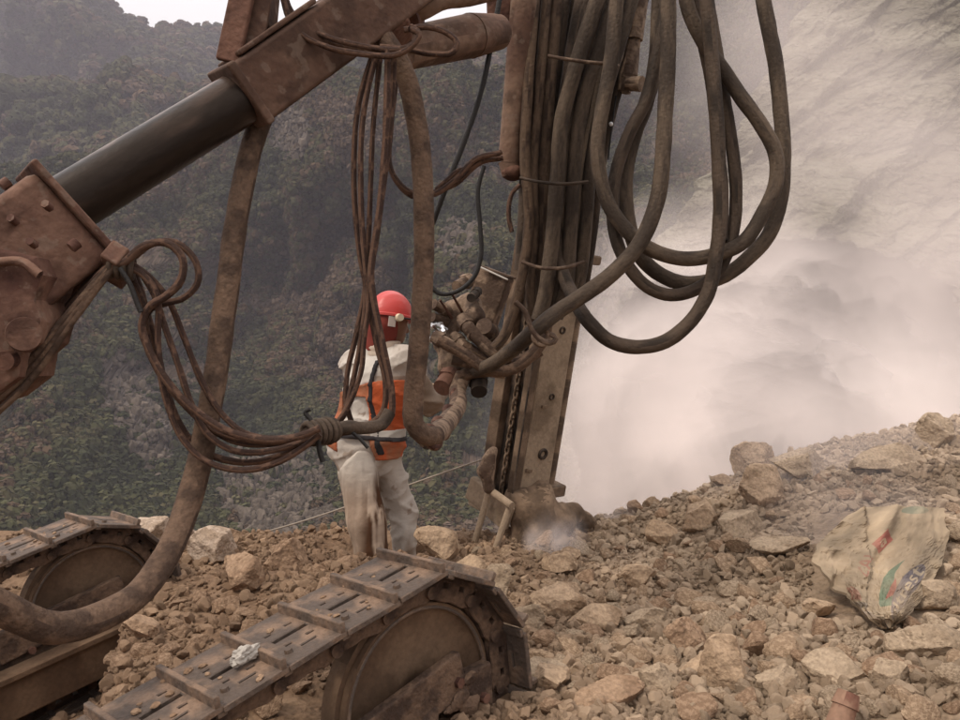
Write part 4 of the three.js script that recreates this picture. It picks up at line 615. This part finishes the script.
// ---------------------------------------------------------------- the worker at the controls
{
  const FEET = V(-0.57, 0.08, -5.25), who = group('person', FEET, 'worker in red helmet, white coverall and orange vest standing at the drill controls', 'person');
  const SZ = 1.0; void SZ;
  const Fd = V(0.5, 0, -0.866), Rt = V(0.866, 0, 0.5), L = (x, y, z) => V(x, y, z);
  // landmarks in metres from the point between the feet (x right in the picture, y up, z to the lens)
  const neck = L(-0.035, 1.48, 0), chest = L(-0.04, 1.30, 0), belly = L(-0.085, 1.08, 0.0), pel = L(-0.115, 0.90, 0.0);
  const sR = L(0.135, 1.415, 0.09), sL = L(-0.195, 1.405, -0.07), eR = L(0.26, 1.16, -0.02), wR = L(0.365, 1.235, -0.24), eL = L(-0.10, 1.18, -0.27), wL = L(0.17, 1.24, -0.44);
  const hL = L(-0.19, 0.86, 0.05), kL = L(-0.10, 0.48, 0.10), aL = L(-0.045, 0.09, 0.12), hR = L(-0.03, 0.86, -0.02), kR = L(0.085, 0.50, -0.16), aR = L(0.12, 0.09, -0.12);
  const hipLine = (p) => cap(p, L(-0.2, 0.93, 0.03), L(-0.03, 0.93, -0.02), 0.135, 0.125);
  const torso = (p) => { const q = { x: p.x, y: p.y, z: p.z * 1.28 }; let d = cap(q, L(sL.x + 0.05, 1.37, -0.06), L(sR.x - 0.05, 1.38, 0.06), 0.105, 0.105); d = smin(d, cap(q, chest, belly, 0.165, 0.145), 0.1); d = smin(d, cap(q, belly, pel, 0.145, 0.165), 0.1); d = smin(d, cap(q, L(-0.1, 1.22, 0.02), L(0.03, 1.22, 0.06), 0.12, 0.12), 0.08); return d; };
  const legs = (p) => { let a = smin(cap(p, hL, kL, 0.118, 0.092), cap(p, kL, aL, 0.09, 0.078), 0.05), b = smin(cap(p, hR, kR, 0.115, 0.086), cap(p, kR, aR, 0.084, 0.066), 0.05); return smin(a, b, 0.02); };
  const arms = (p) => { let a = smin(cap(p, sR, eR, 0.082, 0.066), cap(p, eR, wR, 0.066, 0.05), 0.04), b = smin(cap(p, sL, eL, 0.082, 0.064), cap(p, eL, wL, 0.064, 0.048), 0.04); return Math.min(a, b); };
  const folds = (x, y, z) => 0.012 - 0.021 * Math.pow(1 - Math.abs(noise(x * 3 + y * 10, y * 3 - x * 5, z * 5)), 4) - 0.014 * Math.pow(1 - Math.abs(noise(x * 6 - y * 13 + 7, y * 5, z * 9)), 4) + 0.006 * fbm(x * 12, y * 12, z * 12, 3);
  const suit = (x, y, z) => { const p = { x, y, z }; let d = smin(torso(p), hipLine(p), 0.08); d = smin(d, legs(p), 0.06); d = smin(d, arms(p), 0.05); d = smin(d, cap(p, L(-0.03, 1.44, 0), L(-0.02, 1.50, -0.005), 0.075, 0.066), 0.05); return d + folds(x, y, z) * (y < 0.9 ? 0.75 : 1); };
  const suitG = nets((x, y, z) => Math.max(suit(x, y, z), y - 1.52, 0.06 - y), L(-0.5, 0.02, -0.62), L(0.52, 1.56, 0.36), 0.0092);
  const white = [0.56, 0.505, 0.44], dirt = [0.19, 0.12, 0.072];
  paint(suitG, (x, y, z) => {
    let t = sstep(0.02, 0.42, fbm(x * 7, y * 4, z * 7 + 2, 4)) * 0.75, spl = sstep(0.28, 0.42, fbm(x * 22, y * 22, z * 22 + 5, 3));
    if (y < 0.95) t = Math.max(t, 0.22 + 0.3 * fbm(x * 5, y * 3, z * 5, 3)); if (x > 0.05 && y > 0.95) t = Math.max(t, 0.35 + 0.5 * sstep(0.08, 0.26, x) + 0.3 * fbm(x * 9, y * 9, z * 9, 3)); if (y > 1.33) t *= 0.4;
    return mix3(white, dirt, Math.max(t, spl * 0.7));
  });
  const cloth = std({ vertexColors: true, roughness: 0.95, bumpMap: rep(bumpCoarse, 1.6, 1.6), bumpScale: 0.012 });
  const pp = (name, g, m, l, parent = who) => part(name, g, m, parent, l);
  pp('coverall', suitG, cloth, 'white coverall smeared with brown dust');
  // brown-stained leg cover over the nearer leg
  const gai = nets((x, y, z) => { const p = { x, y, z }; return Math.max(smin(cap(p, L(-0.175, 0.86, 0.06), L(-0.1, 0.46, 0.115), 0.128, 0.114), cap(p, L(-0.1, 0.46, 0.115), L(-0.035, 0.02, 0.135), 0.112, 0.105), 0.05) + 0.015 * ridge(x * 15, y * 1.4, z * 15, 3) + 0.006 * fbm(x * 20, y * 6, z * 20, 2), y - (0.89 + 0.75 * (x + 0.12) + 0.03 * noise(x * 20, 1, z * 20)), 0.04 - y); }, L(-0.42, 0.0, -0.12), L(0.16, 0.98, 0.36), 0.0105);
  paint(gai, (x, y, z) => mix3(mix3([0.4, 0.3, 0.22], [0.5, 0.44, 0.37], sstep(0.55, 0.85, y)), [0.075, 0.034, 0.016], sstep(-0.42, 0.05, fbm(x * 30, y * 2.0, z * 30, 4)) * sstep(0.88, 0.6, y) * (0.3 + 0.9 * sstep(-0.16, -0.04, x + (0.4 - y) * 0.1))));
  pp('leg_cover', gai, cloth, 'baggy trouser leg streaked with brown mud');
  // vest: shell over the torso, open down the back panel between two straps
  const vestField = (o) => (x, y, z) => { const p = { x, y, z }; return smin(torso(p), hipLine(p) + 0.006, 0.08) - o + 0.6 * folds(x, y, z); };
  const side = (x, z) => x * 0.866 + z * 0.5;                    // across the back
  const v1 = vestField(0.024), v0 = vestField(0.006);
  const inVest = (x, y, z) => { const s = side(x, z) + 0.07; const open = z > -0.05 ? 0.085 - Math.abs(s + 0.015 - 0.10 * (1.1 - y)) : -1; return Math.max(y - (1.265 + 0.04 * Math.sin(s * 8)), 0.825 + 0.1 * sstep(0.1, -0.25, s) - y, x < 0.02 && y < 1.2 ? open : -1); };
  const vest = nets((x, y, z) => Math.max(v1(x, y, z), -v0(x, y, z), inVest(x, y, z)), L(-0.42, 0.78, -0.34), L(0.26, 1.36, 0.34), 0.0085);
  paint(vest, (x, y, z) => mix3([0.44, 0.088, 0.028], [0.28, 0.13, 0.07], sstep(-0.25, 0.35, fbm(x * 9, y * 5, z * 9, 4))));
  const vm = pp('safety_vest', vest, std({ vertexColors: true, roughness: 0.85, bumpMap: rep(bumpCoarse, 2, 2), bumpScale: 0.018 }), 'faded orange safety vest');
  const v2 = vestField(0.029), band = nets((x, y, z) => Math.max(v2(x, y, z), -v0(x, y, z), inVest(x, y, z) + 0.003, Math.abs(y - 0.975 - 0.06 * side(x, z)) - 0.026), L(-0.42, 0.88, -0.34), L(0.26, 1.08, 0.34), 0.0085);
  pp('reflective_band', band, std({ color: col(0.4, 0.36, 0.31), roughness: 0.5 }), null, vm);
  const strap = nets((x, y, z) => { const s = side(x, z) + 0.07; return Math.max(v2(x, y, z), -v0(x, y, z), z < 0 ? 1 : -1, y - 1.42, 0.86 - y, Math.abs(s - 0.105 - 0.02 * Math.sin(y * 9)) - 0.013); }, L(-0.42, 0.82, -0.05), L(0.26, 1.45, 0.34), 0.0085);
  pp('vest_strap', strap, std({ color: col(0.03, 0.026, 0.026), roughness: 0.8 }), null, vm);
  const belt = nets((x, y, z) => Math.max(vestField(0.034)(x, y, z), -v0(x, y, z), Math.abs(y - 0.965 + 0.1 * (x + 0.1)) - 0.014), L(-0.42, 0.86, -0.34), L(0.28, 1.08, 0.34), 0.0095);
  pp('harness_belt', belt, std({ color: col(0.035, 0.03, 0.03), roughness: 0.8 }));
  const strap2 = nets((x, y, z) => { const s = side(x, z) + 0.07; return Math.max(v2(x, y, z), -v0(x, y, z), z < 0 ? 1 : -1, y - 1.22, 0.96 - y, Math.abs(s + 0.10 - 0.6 * (y - 1.1)) - 0.011); }, L(-0.42, 0.9, -0.05), L(0.26, 1.25, 0.34), 0.0085);
  pp('harness_strap', strap2, std({ color: col(0.05, 0.04, 0.038), roughness: 0.8 }));
  // head with a face, turned to the panel on the right
  const hc = L(0.028, 1.648, -0.01), fw = L(0.86, -0.12, -0.5).normalize(), hr = fw.clone().cross(V(0, 1, 0)).normalize(), hu = hr.clone().cross(fw);
  const hp = (r, u, f) => hc.clone().addScaledVector(hr, r).addScaledVector(hu, u).addScaledVector(fw, f);
  const headF = (x, y, z) => { const p = { x, y, z }; let d = cap(p, hp(0, 0.03, -0.02), hp(0, 0.02, 0.02), 0.086, 0.08); d = smin(d, cap(p, hp(0, -0.05, 0.045), hp(0, -0.085, 0.06), 0.06, 0.042), 0.05); d = smin(d, cap(p, hp(0, 0.0, 0.09), hp(0, -0.035, 0.112), 0.011, 0.017), 0.02); for (const s of [-1, 1]) { d = smin(d, cap(p, hp(0.078 * s, 0.0, -0.005), hp(0.08 * s, -0.035, 0.0), 0.016, 0.012), 0.012); d = smin(d, cap(p, hp(0.05 * s, 0.028, 0.08), hp(0.02 * s, 0.024, 0.09), 0.012, 0.012), 0.015); d = Math.max(d, -cap(p, hp(0.033 * s, 0.008, 0.104), hp(0.03 * s, 0.008, 0.104), 0.013, 0.013)); } d = smin(d, cap(p, hp(-0.02, -0.068, 0.094), hp(0.02, -0.068, 0.094), 0.008, 0.008), 0.008); d = smin(d, cap(p, L(-0.02, 1.46, 0), hp(0, -0.05, -0.02), 0.062, 0.056), 0.03); return d; };
  const head = nets(headF, hc.clone().add(V(-0.16, -0.2, -0.16)), hc.clone().add(V(0.18, 0.16, 0.16)), 0.0045);
  const hm = pp('head', head, std({ color: col(0.2, 0.105, 0.065), roughness: 0.6 }));
  for (const s of [-1, 1]) { const e = new THREE.SphereGeometry(0.0115, 12, 8); e.translate(...hp(0.033 * s, 0.008, 0.093).toArray()); pp('eye', e, std({ color: col(0.5, 0.47, 0.43), roughness: 0.3 }), null, hm); }
  // red cloth hood under the helmet, with a pale collar
  const hood = nets((x, y, z) => { const p = { x, y, z }; let d = cap(p, hp(0, 0.03, -0.03), hp(0, -0.02, -0.035), 0.1, 0.1); d = smin(d, cap(p, hp(0, -0.02, -0.04), L(-0.05, 1.47, 0.0), 0.092, 0.088), 0.05); const f = (x - hc.x) * fw.x + (y - hc.y) * fw.y + (z - hc.z) * fw.z; return Math.max(d + 0.007 * ridge(x * 14, y * 10, z * 14, 2), f - 0.005 + 0.25 * (y - hc.y), y - hc.y - 0.05, 1.475 - y); }, L(-0.2, 1.45, -0.2), L(0.16, 1.72, 0.2), 0.0065);
  pp('hood', hood, std({ color: col(0.17, 0.035, 0.025), roughness: 0.95 }));
  const scarf = nets((x, y, z) => { const p = { x, y, z }; return Math.max(cap(p, L(-0.03, 1.47, 0.0), L(0.005, 1.52, -0.005), 0.1, 0.088) + 0.008 * ridge(x * 12, y * 18, z * 12, 2), y - 1.535, 1.44 - y); }, L(-0.17, 1.42, -0.14), L(0.14, 1.56, 0.14), 0.007);
  pp('collar', scarf, std({ color: col(0.5, 0.4, 0.31), roughness: 0.95 }));
  // hard hat
  const dome = new THREE.SphereGeometry(1, 48, 24, 0, Math.PI * 2, 0, Math.PI * 0.5), dp = dome.attributes.position;
  for (let i = 0; i < dp.count; i++) { let x = dp.getX(i), y = dp.getY(i), z = dp.getZ(i); const rib = 0.05 * Math.exp(-((z / 0.16) ** 2)) * sstep(0.25, 0.7, y) + 0.03 * Math.exp(-(((Math.abs(z) - 0.5) / 0.1) ** 2)) * sstep(0.3, 0.7, y); const k = 1 + rib; dp.setXYZ(i, x * 0.137 * k * (x > 0 ? 1.03 : 1), y * 0.15 * k, z * 0.112 * k); }
  dome.computeVertexNormals();
  const brim = new THREE.CylinderGeometry(1, 1, 0.012, 56, 1), bp = brim.attributes.position; for (let i = 0; i < bp.count; i++) { const x = bp.getX(i), z = bp.getZ(i), f = Math.max(0, x); bp.setXYZ(i, x * (0.147 + 0.05 * f * f), bp.getY(i) - 0.018 * f * f, z * 0.124); } brim.computeVertexNormals();
  const lip = new THREE.TorusGeometry(0.134, 0.008, 8, 56); lip.rotateX(Math.PI / 2); lip.scale(1, 1, 0.84); lip.translate(0, 0.006, 0);
  const hatM = frame(hp(0, 0.035, -0.005), fw, hu, hr), place = (g) => g.applyMatrix4(hatM);
  const hat = pp('hard_hat', place(join(dome, brim, lip)), new THREE.MeshPhysicalMaterial({ color: col(0.52, 0.034, 0.022), roughness: 0.4, clearcoat: 0.3, clearcoatRoughness: 0.4, bumpMap: rep(bumpFine, 2, 2), bumpScale: 0.001 }), 'red hard hat');
  const st = new THREE.CylinderGeometry(1.015, 1.015, 0.03, 14, 1, true, 1.02, 0.32); st.scale(0.137, 1, 0.112); const sq = st.attributes.position; for (let i = 0; i < sq.count; i++) { const y = sq.getY(i) + 0.078, k = Math.sqrt(Math.max(0, 1 - (y / 0.154) ** 2)) * 1.03; sq.setXYZ(i, sq.getX(i) * k, y, sq.getZ(i) * k); }
  const cv = document.createElement('canvas'); cv.width = 64; cv.height = 32; const cx = cv.getContext('2d'); cx.fillStyle = '#c9d3dc'; cx.fillRect(0, 0, 64, 32); cx.fillStyle = '#3f6f9a'; cx.fillRect(6, 11, 52, 11); const ct = new THREE.CanvasTexture(cv); ct.colorSpace = THREE.SRGBColorSpace;
  pp('helmet_sticker', place(st), std({ map: ct, side: THREE.DoubleSide, roughness: 0.5 }), null, hat);
  const cupD = new THREE.CylinderGeometry(0.021, 0.024, 0.03, 20); cupD.rotateX(Math.PI / 2); cupD.translate(0.0, -0.012, 0.138); pp('ear_knob', place(boxUV(toCreasedNormals(clean(cupD), 0.4))), std({ color: col(0.62, 0.52, 0.36), roughness: 0.6 }), null, hat);
  const arm = rod(V(0.015, -0.012, 0.138), V(0.15, -0.006, 0.085), 0.0055, 0.0055, 8); pp('visor_arm', place(arm), M.blackCable, null, hat);
  const flap = new THREE.BoxGeometry(0.045, 0.06, 0.006); flap.translate(-0.035, -0.04, 0.113); pp('ear_flap', place(flap), std({ color: col(0.55, 0.46, 0.4), roughness: 0.9 }), null, hat);
  // hands in work gloves, five fingers closed on the levers
  for (const [w, e, s] of [[wR, eR, 1], [wL, eL, -1]]) {
    const f = w.clone().sub(e).normalize(), n = V(0, 1, 0).addScaledVector(f, -f.y).normalize(), r = f.clone().cross(n).normalize(), at = (a, b, c) => w.clone().addScaledVector(f, a).addScaledVector(n, b).addScaledVector(r, c);
    const fin = [[-0.033, 0.072], [-0.011, 0.082], [0.011, 0.077], [0.032, 0.062]];
    const hf = (x, y, z) => { const p = { x, y, z }; let d = cap(p, at(-0.02, 0, 0), at(0.05, 0, 0), 0.036, 0.036); d = smin(d, cap(p, at(0.07, 0, -0.026), at(0.07, 0, 0.026), 0.019, 0.018), 0.03); for (const [c, l] of fin) { const k1 = at(0.085 + l * 0.38, -0.006, c * 1.05), k2 = at(0.092 + l * 0.5, -0.04, c * 1.02), k3 = at(0.075 + l * 0.3, -0.062, c); d = smin(d, Math.min(cap(p, at(0.075, 0, c), k1, 0.012, 0.0108), cap(p, k1, k2, 0.0108, 0.0098), cap(p, k2, k3, 0.0098, 0.009)), 0.007); } const t1 = at(0.03, -0.01, 0.045 * s), t2 = at(0.075, -0.03, 0.052 * s); d = smin(d, Math.min(cap(p, at(0.0, 0, 0.025 * s), t1, 0.018, 0.014), cap(p, t1, t2, 0.014, 0.011)), 0.012); return d; };
    const c = at(0.04, -0.02, 0); pp('gloved_hand', nets(hf, c.clone().addScalar(-0.13), c.clone().addScalar(0.13), 0.0042), std({ color: col(0.42, 0.3, 0.2), roughness: 0.9 }));
  }
  for (const [a, k] of [[aL, 0], [aR, 1]]) { const toe = a.clone().add(V(0.1, -0.04, -0.14)); const b = nets((x, y, z) => { const p = { x, y, z }; let d = cap(p, L(a.x, 0.12, a.z), L(a.x - 0.01, 0.045, a.z + 0.02), 0.058, 0.05); d = smin(d, cap(p, L(a.x, 0.045, a.z), L(toe.x, 0.042, toe.z), 0.05, 0.045), 0.03); return Math.max(d, -y - 0.0); }, L(a.x - 0.12, -0.01, a.z - 0.24), L(a.x + 0.2, 0.19, a.z + 0.12), 0.01); pp('boot', b, std({ color: col(0.12, 0.075, 0.05), roughness: 0.9 })); }
}

// ---------------------------------------------------------------- loose things
{ // empty paper sack draped over the stones
  const cv = document.createElement('canvas'); cv.width = 512; cv.height = 512; const c = cv.getContext('2d');
  c.fillStyle = '#a8947a'; c.fillRect(0, 0, 512, 512);
  c.save(); c.translate(345, 330); c.rotate(-1.12);              // emblem: green and red swoosh behind outlined white letters
  c.fillStyle = '#4f6a56'; c.beginPath(); c.moveTo(-110, -70); c.quadraticCurveTo(0, -95, 120, -40); c.quadraticCurveTo(20, -50, -60, 10); c.closePath(); c.fill();
  c.fillStyle = '#a4524a'; c.beginPath(); c.moveTo(-60, -38); c.lineTo(40, -30); c.lineTo(-10, 4); c.closePath(); c.fill();
  c.fillStyle = '#66606a'; c.beginPath(); c.ellipse(10, 38, 132, 46, 0, 0, 6.3); c.fill();
  c.font = 'bold 72px sans-serif'; c.textAlign = 'center'; c.fillStyle = '#c9b69c'; c.fillText('ultrest', 10, 60); c.restore();
  c.save(); c.translate(215, 250); c.rotate(-1.12); c.fillStyle = '#a5564c'; c.font = 'bold 58px sans-serif'; c.textAlign = 'center'; c.fillRect(70, -52, 62, 62); c.fillText('CAL', -15, 0); c.fillStyle = '#c2a688'; c.fillText('a', 100, 0); c.restore();
  c.fillStyle = '#9c4a42'; c.fillRect(45, 350, 60, 34); c.fillStyle = '#6d6f74'; c.fillRect(50, 392, 60, 18);
  c.fillStyle = '#5f7264'; c.beginPath(); c.ellipse(330, 20, 80, 22, 0, 0, 6.3); c.fill();
  c.save(); c.translate(150, 470); c.rotate(0.6); c.fillStyle = '#585257'; c.fillRect(-90, -16, 210, 32); c.fillStyle = '#a49077'; c.font = 'bold 26px sans-serif'; c.fillText('ultrest', -50, 9); c.restore();
  const im = c.getImageData(0, 0, 512, 512), d = im.data; for (let j = 0; j < 512; j++) for (let i = 0; i < 512; i++) { const o = (j * 512 + i) * 4, t = 0.9 + 0.3 * pfbm(i / 512, j / 512, 6, 5, 77), w = clamp(0.75 + 0.7 * pfbm(i / 512, j / 512, 4, 5, 79), 0, 1) * 0.78; d[o] = lerp(d[o], 166, w) * t; d[o + 1] = lerp(d[o + 1], 146, w) * t; d[o + 2] = lerp(d[o + 2], 121, w) * t; } c.putImageData(im, 0, 0);
  const tx = new THREE.CanvasTexture(cv); tx.colorSpace = THREE.SRGBColorSpace;
  // outline in bearings, filled by a grid: rows from the top edge to the bottom point
  const Lf = [[862, 508], [846, 516], [826, 534], [812, 548], [810, 562], [824, 580], [842, 600], [868, 618], [886, 628]], Rg = [[946, 507], [944, 520], [946, 540], [940, 560], [934, 578], [926, 592], [916, 606], [904, 618], [890, 629]];
  const N = 72, pos = [], uv = [], idx = [], at = (l, t) => { const k = t * (l.length - 1), i = Math.min(l.length - 2, Math.floor(k)); return [lerp(l[i][0], l[i + 1][0], k - i), lerp(l[i][1], l[i + 1][1], k - i)]; };
  for (let sd = 0; sd < 2; sd++) for (let j = 0; j <= N; j++) for (let i = 0; i <= N; i++) {
    const t = j / N, s = i / N, a = at(Lf, t), b = at(Rg, t), u = lerp(a[0], b[0], s) + 1.5 * noise(j * 0.4, 3) * (s < 0.02 || s > 0.98), v = lerp(a[1], b[1], s);
    const edge = Math.min(s, 1 - s, t, 1 - t); let dd = lerp(4.35, 3.55, t) - 0.05 * Math.sin(s * 3.1), p = P(u, v, dd); while (p.y < groundY(p.x, p.z) + 0.05 + 0.05 * sstep(0, 0.2, edge) && dd > 2.9) { dd -= 0.01; p = P(u, v, dd); }
    const cr = 0.03 * ridge(u / 38 + 5, v / 34, 3, 4) + 0.012 * ridge(u / 14, v / 17, 8, 3) + (u < 862 ? 0.045 * ridge(u / 17, v / 14, 1, 3) : 0) + 0.035 * sstep(12, 0, Math.abs((u - 872) * 0.9 + (v - 545) * 0.5)) ;
    p.z += cr + 0.015 * sstep(0, 0.25, edge); p.y += cr * 0.5 - (sd ? 0.012 : 0); if (sd) p.z -= 0.014 + 0.03 * sstep(0, 0.2, edge);
    pos.push(p.x, p.y, p.z); uv.push(s, 1 - t);
  }
  const W1 = N + 1; for (let sd = 0; sd < 2; sd++) for (let j = 0; j < N; j++) for (let i = 0; i < N; i++) { const a = sd * W1 * W1 + j * W1 + i, b = a + 1, e = a + W1, f = e + 1; sd ? idx.push(a, b, e, b, f, e) : idx.push(a, e, b, b, e, f); }
  const off = W1 * W1, rimQ = (a, b) => idx.push(a, b, a + off, b, b + off, a + off); for (let i = 0; i < N; i++) { rimQ(i, i + 1); rimQ(N * W1 + i + 1, N * W1 + i); rimQ((i + 1) * W1, i * W1); rimQ(i * W1 + N, (i + 1) * W1 + N); }
  const g = new THREE.BufferGeometry(); g.setAttribute('position', new THREE.BufferAttribute(new Float32Array(pos), 3)); g.setAttribute('uv', new THREE.BufferAttribute(new Float32Array(uv), 2)); g.setIndex(idx); g.computeVertexNormals();
  top('paper_sack', toCreasedNormals(g, 0.35), std({ map: tx, roughness: 0.9, bumpMap: bumpCoarse, bumpScale: 0.008 }), 'crumpled tan paper sack with faded print lying on the rubble at right', 'sack');
}
{ // crumpled wrapper on the track
  const g = rockGeo(33, 6, 16, 0.3, 0.2); g.scale(0.05, 0.028, 0.032); const m = top('crumpled_wrapper', boxUV(g), std({ color: col(0.4, 0.36, 0.31), roughness: 0.6 }), 'small crumpled pale wrapper lying on a shoe of the near track', 'litter'); m.position.copy(IDL.clone().addScaledVector(tX, -0.56).addScaledVector(tY, LINK_R + 0.062).addScaledVector(tZ, 0.03)); m.rotation.set(0.2, 0.5, 0.2);
}
top('thin_rope', tube([P(150, 563, 5.75), P(205, 548, 5.8), P(300, 522, 5.95), P(400, 488, 6.0), P(440, 474, 5.9), P(484, 459, 5.5)], 0.006, 7), std({ color: col(0.3, 0.25, 0.2) }), 'thin slack rope stretched behind the worker to the mast foot', 'rope');
{ const pd = hit(846, 722) - 0.06, a = P(832, 745, pd - 0.04), b = P(848, 697, pd); const g = join(boxUV(clean(rod(a, b, 0.042, 0.034, 20))), boxUV(clean(rod(b.clone().lerp(a, 0.2), b.clone().add(V(0.004, 0.012, -0.004)), 0.041, 0.033, 20)))); const t = toCreasedNormals(g, 0.6);
  top('pipe_stub', t, std({ map: rep(two([0.15, 0.065, 0.043], [0.27, 0.16, 0.105], 6, 451), 2, 2), roughness: 0.7, bumpMap: bumpFine, bumpScale: 0.004 }), 'short rust-red pipe end sticking up at the bottom edge', 'pipe'); }

// ---------------------------------------------------------------- drilling dust: billows of fine haze, each a soft curved veil of its own size and place inside the cloud
{
  let r = rng(1234), seedNo = 0; const gauss = () => (r() + r() + r() + r() - 2) * 1.0, N = 20;
  function veil(seed) {
    const pos = [], cl = [], idx = [];
    for (let j = 0; j <= N; j++) for (let i = 0; i <= N; i++) {
      const x = i / N * 2 - 1, y = j / N * 2 - 1, q = Math.hypot(x, y), w = sstep(1, 0.12, q + 0.16 * fbm(x * 1.6 + seed, y * 1.6, 3, 3));
      const n = 0.72 + 0.9 * fbm(x * 1.3 + seed * 3.1, y * 1.7 - x * 0.5, seed, 3); pos.push(x, y, 0.05 * fbm(x * 0.8 + seed, y * 0.8, 7, 1) - 0.08 * q * q); cl.push(1, 1, 1, clamp(w * n, 0, 1) * sstep(1, 0.8, Math.max(Math.abs(x), Math.abs(y)))); }
    for (let j = 0; j < N; j++) for (let i = 0; i < N; i++) { const a = j * (N + 1) + i, b = a + 1, c = a + N + 1; idx.push(a, b, c + 1, a, c + 1, c); }
    const g = new THREE.BufferGeometry(); g.setAttribute('position', new THREE.BufferAttribute(new Float32Array(pos), 3)); g.setAttribute('color', new THREE.BufferAttribute(new Float32Array(cl), 4)); g.setIndex(idx); g.computeVertexNormals(); return g;
  }
  // centre bearing and depth, half sizes across, up and away (m), count, veil radius
  const PUFF = [
    [790, 335, 12, 1.3, 0.4, 0.8, 5, 1.8], [880, 365, 11.5, 1.3, 0.5, 0.8, 5, 2.0],
    [712, 415, 9.4, 0.8, 0.4, 0.5, 6, 1.5], [770, 440, 10, 0.9, 0.4, 0.8, 5, 1.7],
    [650, 460, 8.6, 0.7, 0.5, 0.7, 7, 1.5], [630, 400, 10, 0.9, 0.6, 1.2, 8, 1.6], [735, 400, 11, 1.5, 0.9, 1.6, 9, 2.0], [720, 320, 12.5, 1.4, 0.7, 2.0, 7, 1.9],
    [840, 400, 12, 1.8, 0.8, 2.0, 7, 2.1], [930, 350, 11.8, 1.6, 0.8, 1.2, 6, 2.2], [850, 275, 12.2, 2.0, 0.7, 0.9, 4, 2.1], [790, 60, 15, 1.6, 1.2, 1.5, 4, 2.8, 1], [930, 130, 13, 1.7, 1.3, 1.2, 8, 2.8, 1], [800, 480, 6.9, 0.9, 0.2, 0.4, 4, 1.2, 1], [640, 500, 7.2, 0.5, 0.25, 0.4, 4, 1.0, 1], [715, 130, 14, 0.9, 1.2, 1.2, 3, 2.0, 1], [900, 470, 5.6, 0.7, 0.12, 0.3, 4, 1.1, 1], [890, 540, 4.6, 0.5, 0.15, 0.2, 2, 1.0, 1],
    [660, 270, 13, 0.6, 0.5, 1.0, 2, 1.4, 1], [700, 480, 8.0, 0.7, 0.35, 0.8, 5, 1.0], [810, 450, 8.2, 1.0, 0.35, 0.8, 5, 1.2], [930, 415, 7.6, 0.8, 0.35, 0.8, 3, 1.1], [590, 540, 6.1, 0.15, 0.1, 0.2, 3, 0.35], [548, 545, 5.15, 0.1, 0.08, 0.05, 2, 0.22]];
  const kinds = 5, per = Array.from({ length: kinds * 2 }, () => []);
  for (const [u, v, d, sx, sy, sz, n, rad, thin = 0] of PUFF) {
    const c = P(u, v, d); r = rng(4000 + seedNo++ * 17);
    for (let k = 0; k < n; k++) {
      let p; for (let t = 0; t < 60; t++) { p = V(c.x + gauss() * sx, c.y + gauss() * sy, c.z + gauss() * sz); const [bu] = bearing([p.x, p.y, p.z]); if (bu - rad * 0.62 / -p.z * F > 558 - (rad < 0.4 ? 200 : 0)) break; }
      per[Math.floor(r() * kinds) + thin * kinds].push([p, rad * (0.75 + 0.5 * r())]);
    }
  }
  const m = new THREE.MeshPhysicalMaterial({ color: col(0.89, 0.785, 0.735), opacity: 0.34, roughness: 1, specularIntensity: 0, transparent: true, vertexColors: true, side: THREE.DoubleSide });
  const mThin = m.clone(); mThin.opacity = 0.13;
  per.forEach((list, k) => {
    if (!list.length) return;
    const im = new THREE.InstancedMesh(veil((k % kinds) * 7 + 2), k < kinds ? m : mThin, list.length), mt = new THREE.Matrix4(), q = new THREE.Quaternion();
    list.forEach(([p, s], i) => { q.setFromEuler(new THREE.Euler(-0.42 + (r() - 0.5) * 0.12, -0.1 + (r() - 0.5) * 0.2, r() * 6.283, 'YXZ')); mt.compose(p, q, V(s * (0.9 + 0.4 * r()), s * (0.75 + 0.3 * r()), s)); im.setMatrixAt(i, mt); });
    im.name = numbered('dust_cloud'); tag(im, 'pale drilling dust billowing across the right half of the picture', 'dust', null, 'stuff'); im.castShadow = im.receiveShadow = true; scene.add(im);
  });
}

renderer.render(scene, camera);
